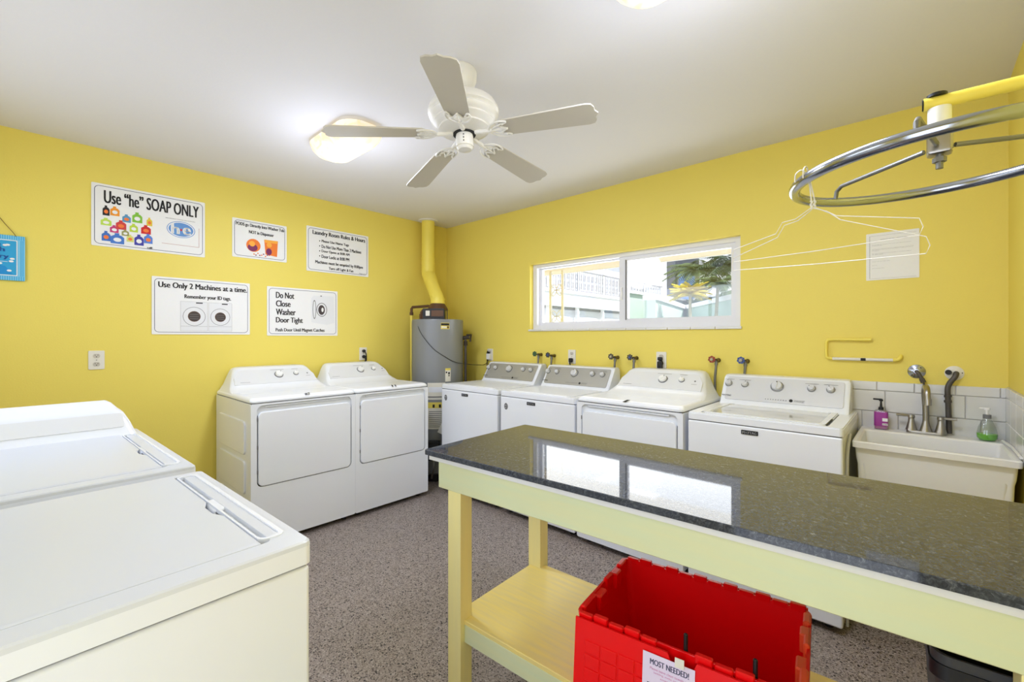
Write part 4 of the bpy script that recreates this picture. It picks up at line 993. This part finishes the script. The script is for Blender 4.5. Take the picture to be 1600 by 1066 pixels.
# ================================================================ CLOTHES RING, ARM AND HANGERS
C0 = Vector((3.971, -1.865, 1.751))
rn = Vector((-.041, -.041, 1)).normalized(); ru = (Vector((1, 0, 0))-rn*rn.x).normalized(); rv = rn.cross(ru)
def RP(r, a, dz=0): return C0 + ru*(r*math.cos(a)) + rv*(r*math.sin(a)) + rn*dz
RR = .268
rg_ = thing('clothes_ring', 'large round chrome clothes rail hanging from a yellow pipe arm at upper right', 'clothes rail')
G().tube([tuple(RP(RR, i*2*PI/72)) for i in range(72)], .0125, 16, True).out('ring', CHROME, rg_)
angs = [R(141), R(28), R(262)]
for a in angs:
    G().tube([tuple(RP(RR-.006, a, .004)), tuple(RP(RR-.012, a, .026)), tuple(RP(RR-.028, a, .036)), tuple(RP(.03, a, .040))], .0052, 10).out('spoke', STEEL, rg_)
G().box(-.021, .021, -.020, .020, .022, .086, .006, 2, Matrix.Translation(C0)).out('hub_block', NICKEL, rg_)
G().cyl(C0+Vector((0, 0, -.008)), C0+Vector((0, 0, .03)), .0065, 10).lathe([(.012, 0), (.012, .010)], C0+Vector((0, 0, .006)), (0, 0, 1), 6).out('hub_bolt', STEEL, rg_)
G().cyl(C0+Vector((0, 0, .084)), C0+Vector((0, 0, .124)), .0195, 20).out('white_sleeve', WHITEP, rg_)
az = 1.751+.137
G().tube([tuple(C0+Vector((-.026, -.004, .137))), (W, -1.842, az+.002)], .0138, 18).out('support_arm', PIPEY, rg_)
G().lathe([(.012, 0), (.012, .002)], C0+Vector((-.0262, -.004, .137)), (-1, 0, 0), 16).out('arm_opening', GAP, rg_)
G().cyl(C0+Vector((-.004, -.004, .148)), C0+Vector((-.004, -.004, .154)), .017, 18).out('arm_cap', BLACK, rg_)
G().lathe([(.045, 0), (.042, .006), (.021, .010)], (W, -1.842, az+.002), (-1, 0, 0), 24).out('wall_flange', PIPEY, rg_)

HW = mat('white_wire', (226, 222, 214), .4)
def hanger(label, L0, R0, neck, hook, top, sag=.0):
    """white wire hanger given by its two shoulder ends, its neck and the rail point it hooks over"""
    L0, R0, neck, top = Vector(L0), Vector(R0), Vector(neck), Vector(top)
    t = thing('wire_hanger', label, 'hanger', neck)
    q = lambda p: tuple(Vector(p)-neck)
    d = (R0-L0).normalized(); up = Vector((0, 0, 1))
    lsh = neck+(L0-neck)*.34+up*.012; rsh = neck+(R0-neck)*.16+up*.002
    pts = [neck+up*.004, neck+(L0-neck)*.18, lsh, neck+(L0-neck)*.42-up*.006, L0+up*.022, L0+up*.004-d*.006, L0-up*.012, L0+(R0-L0)*.5-up*(.014+sag), R0-up*.012, R0+d*.006+up*.004, R0+up*.022, rsh+(R0-rsh)*.12-up*.006, rsh, neck+up*.004]
    G().tube([q(p) for p in pts], .0010, 6).out('wire_frame', HW, t)
    tow = (top-neck); side = Vector((tow.x, tow.y, 0)); side = side.normalized() if side.length > 1e-4 else d
    hk = [neck, neck+up*.02, top+up*.000-side*.020-up*.006, top+up*.0145-side*.004, top+side*.016+up*.004, top+side*.018-up*.016]
    G().tube([q(p) for p in bez(hk, 5)], .0016, 6).tube([q(neck+up*.003+d*(.002*math.sin(i*1.3))+Vector((0, 0, .0022*i))) for i in range(9)], .0022, 6).out('hook', HW, t)
    return t

hanger('white wire hanger on the chrome ring, the one whose bar hangs lower', (3.563, -1.901, 1.570), (3.948, -2.003, 1.553), (3.757, -1.962, 1.676), None, RP(RR, R(214), .0125))
hanger('white wire hanger on the chrome ring, the one whose bar hangs higher', (3.566, -1.908, 1.592), (3.938, -2.010, 1.590), (3.752, -1.972, 1.674), None, RP(RR, R(209), .0125))

# ================================================================ OUTSIDE THE WINDOW
gr = struct(G().box(-40, 25, .22, 70, -.25, -.02).out('ground', ASPH))
gf = struct(G().box(-10, 15, -20, YF-.2, -.25, -.02).out('ground', ASPH))
# own roof overhang
rf = thing('roof_overhang', 'cream soffit of the roof overhang above the window', 'roof', (0, .18, 2.155))
G().box(-3, 7, 0, 1.02, 0, .06).out('soffit', PEACH, rf)
G().box(-3, 7, 1.02, 1.06, -.004, .22).out('fascia', EXTW, rf)
# ornamental post under the overhang
op = thing('ornamental_post', 'white wrought iron porch post with four-petal scrolls, seen through the left pane', 'post', (.80, 1.00, 0))
PX = .088
for s in (-1, 1): G().box(s*PX-.014, s*PX+.014, -.014, .014, -.02, 2.15, .003, 1).out('upright', EXTW, op)
for zc in (.55, .95, 1.33, 1.62, 1.93):
    for a in range(4):
        M = Matrix.Translation((0, 0, zc)) @ Matrix.Rotation(PI/4+a*PI/2, 4, 'Y')
        pts = [M @ Vector((  .045+.043*math.cos(t), 0, .022*math.sin(t))) for t in [i*2*PI/16 for i in range(16)]]
        G().tube([tuple(p) for p in pts], .0055, 6, True).out('scroll_petal', EXTW, op)
# two-storey wing with balcony, running away from the window
bl = thing('condo_building', 'white two-storey building with an ornate balcony railing outside the window', 'building', (-6.4, 4, 0))
Y1 = 16.4
G().box(-2.2, -1.3, 0, Y1, 3.2, 6.7).out('upper_wall', EXTW, bl)
G().box(-1.6, -.25, 0, Y1, -.02, 2.6).out('lower_wall', EXTW, bl)
G().box(-2.2, .06, -2, Y1+.1, 2.60, 3.12).box(-2.2, .12, -2, Y1+.1, 3.12, 3.20).out('balcony_slab', EXTW, bl)
G().box(-2.4, .1, -2, Y1+.2, 6.6, 7.0).out('upper_roof', EXTW, bl)
for i in range(9):
    y = .2+i*2.0
    if y > Y1-.1: break
    G().box(-.14, -.02, y-.06, y+.06, -.02, 2.6).out('lower_column', EXTW, bl)
    G().box(-.10, -.0, y-.04, y+.04, 3.2, 6.6).out('upper_column', EXTW, bl)
    p = G().box(-1.32, -1.27, y+.25, y+1.75, 3.3, 5.4).out('window', VINYL, bl)
    G().box(-1.28, -1.25, y+.33, y+.96, 3.4, 5.3).box(-1.28, -1.25, y+1.04, y+1.67, 3.4, 5.3).out('pane', CURT, p)
    p = G().box(-.27, -.22, y+.30, y+1.70, .2, 2.25).out('garage_window', VINYL, bl)
    G().box(-.23, -.20, y+.4, y+1.6, .3, 2.05).out('pane', CURT, p)
G().box(-.26, -.19, 0, Y1, 2.50, 2.6).out('lower_lintel', EXTG, bl)
G().box(-.06, .0, -2, Y1, 4.10, 4.15).box(-.05, -.01, -2, Y1, 3.28, 3.31).out('hand_rail', EXTG, bl)
g = G(); n_ = 0
y = -1.9
while y < Y1:
    g.box(-.035, -.015, y-.008, y+.008, 3.3, 4.1)
    if n_ % 2 == 0 and y+.12 < Y1:
        for zc in (3.5, 3.85):
            g.tube([(-.025, y+.075+.055*math.cos(t), zc+.13*math.sin(t)) for t in [i*2*PI/8 for i in range(8)]], .012, 4, True)
    y += .15; n_ += 1
o = g.out('scrolled_balusters', EXTG, bl); o['kind'] = 'stuff'
# second building with blue glass beyond
b2 = thing('glass_building', 'building with blue glass corner beyond the balcony', 'building', (-7.0, 23.6, 0), R(28))
G().box(0, 1.35, 0, 6, -.02, 9).out('wall', EXTD, b2)
for z0, z1 in ((4.3, 5.7), (2.4, 3.8), (6.2, 7.6)):
    for x0 in (.18,):
        p = G().box(x0-.06, x0+.96, -.06, .0, z0-.06, z1+.06).out('window', EXTG, b2)
        G().box(x0, x0+.90, -.09, -.05, z0, z1).out('pane', BLUEG, p)
b3 = thing('pale_house', 'pale low building behind the palm trees', 'building', (-3.4, 28, 0))
G().box(0, 14, 0, 6, -.02, 4.2).out('wall', EXTW, b3)
G().loft([[(-.4, -.5, 4.2), (14.4, -.5, 4.2), (14.4, 6.5, 4.2), (-.4, 6.5, 4.2)], [(2, 3, 5.6), (12, 3, 5.6), (12, 3.1, 5.6), (2, 3.1, 5.6)]]).out('roof', EXTG, b3)
for i in range(5): G().box(1+i*2.6, 2.4+i*2.6, -.04, .02, 1.4, 3.0).out('window', CURT, b3)
# planted parapet walls, bending at a corner
pw = thing('planter_wall', 'pale green garden wall with white coping in front of the palms', 'wall', (0, 0, 0))
def wall_seg(a, b_, h0, h1, m, nm, th_=.3, z0=-.02):
    a = Vector(a); b_ = Vector(b_); d = b_-a; M = Matrix.Translation((a.x, a.y, 0)) @ Matrix.Rotation(math.atan2(d.y, d.x), 4, 'Z')
    return G().box(0, d.length, -th_/2, th_/2, h0, h1, 0, 1, M).out(nm, m, pw)
A_, B_, C_ = (-1.6, 8.6), (-2.78, 14.07), (1.6, 8.3)
for a, b_ in ((A_, B_), (B_, C_)):
    wall_seg(a, b_, -.02, 2.42, PALEG, 'lower_wall'); wall_seg(a, b_, 2.42, 2.56, EXTW, 'coping', .42)
A2, B2, C2 = (-3.4, 10.5), (-3.3, 16.0), (1.8, 10.4)
for a, b_ in ((A2, B2), (B2, C2)):
    wall_seg(a, b_, -.02, 2.86, PALEG, 'terrace_wall'); wall_seg(a, b_, 2.86, 2.94, EXTW, 'coping', .5)
def palm(name, label, x, y, h, n, L_, m, tr=.07, lean=0, cat='palm tree', droop=1.0, seed=1):
    rr_ = random.Random(seed)
    t = thing(name, label, cat, (x, y, -.02))
    top = Vector((lean, 0, h))
    G().tube(bez([(0, 0, 0), (lean*.3, 0, h*.5), tuple(top)], 6), [tr*(1.3-.5*i/12) for i in range(13)], 8).out('trunk', TRUNK, t)
    for k in range(n):
        a = k*2.399+rr_.random()*.5; el = .9-1.0*(k/n)+rr_.random()*.25
        g = G(); P = []
        for i in range(9):
            s = i/8*L_
            P.append(top+Vector((math.cos(a)*s*math.cos(el*(1-s/L_*.3)), math.sin(a)*s*math.cos(el*(1-s/L_*.3)), s*math.sin(el)-droop*s*s/L_*.55)))
        g.tube([tuple(p) for p in P], .012, 4)
        sd = Vector((-math.sin(a), math.cos(a), 0))
        bm = g.bm
        for i in range(1, 17):
            f = i/17*8; i0 = int(f); p = P[i0].lerp(P[min(i0+1, 8)], f-i0); d = (P[min(i0+1, 8)]-P[i0]).normalized()
            ln = L_*.30*math.sin(PI*min(1, .15+.85*i/17))**.6
            for s in (-1, 1):
                e = p+sd*s*ln*.8+d*ln*.45-Vector((0, 0, ln*.35)); w_ = d*(.004+.010*L_)
                m_ = (p+e)/2+Vector((0, 0, ln*.06))
                vs = [bm.verts.new(q) for q in (p-w_, p+w_, m_+w_, e, m_-w_)]
                bm.faces.new(vs)
        g.out('frond', m, t)
    return t
palm('palm_tree', 'large dark feathery palm at the right side of the window view', -2.75, 15.2, 4.05, 30, 1.45, PALMG, .09, .1, seed=3)
palm('palm_tree', 'dark palm behind, cut off by the right window frame', -1.2, 15.2, 4.1, 28, 1.6, PALMD, .09, -.1, seed=5)
palm('palm_tree', 'slim light-trunked palm with yellow-green fronds in front of the garden wall', -.75, 9.3, 2.60, 34, .62, CROT, .05, 0, seed=9, droop=.6)
palm('palm_tree', 'slender palm with two-tone trunk right of the yellow-green palm', -.30, 9.9, 2.85, 26, .75, PALMG, .05, .1, seed=12)
def bush(label, x, y, z, r, m, n=260, seed=2):
    rr_ = random.Random(seed); g = G(); bm = g.bm
    for i in range(n):
        a = rr_.random()*2*PI; b_ = math.acos(rr_.random()); q = r*(.7+.35*rr_.random())
        p = Vector((q*math.cos(a)*math.sin(b_)*1.5, q*math.sin(a)*math.sin(b_), q*math.cos(b_)))
        u_ = Vector((rr_.uniform(-1, 1), rr_.uniform(-1, 1), rr_.uniform(-.4, 1))).normalized()*.09; w_ = u_.orthogonal().normalized()*.035
        vs = [bm.verts.new(q_) for q_ in (p-u_, p-w_, p+u_, p+w_)]; bm.faces.new(vs)
    t = thing('garden_bush', label, 'bush', (x, y, z)); g.out('foliage', m, t)
    G().tube([(0, 0, -.1), (0, 0, r*.7)], .04, 6).out('stem', TRUNK, t)
bush('round dark green bush behind the wall, below the blue glass building', -2.9, 15.1, 2.55, .35, PALMG, seed=4)
bush('low green bush behind the middle of the garden wall', -2.0, 13.95, 2.5, .35, PALMD, seed=6)
bush('low green bush behind the right end of the garden wall', -.4, 12.0, 2.5, .35, PALMG, seed=8)
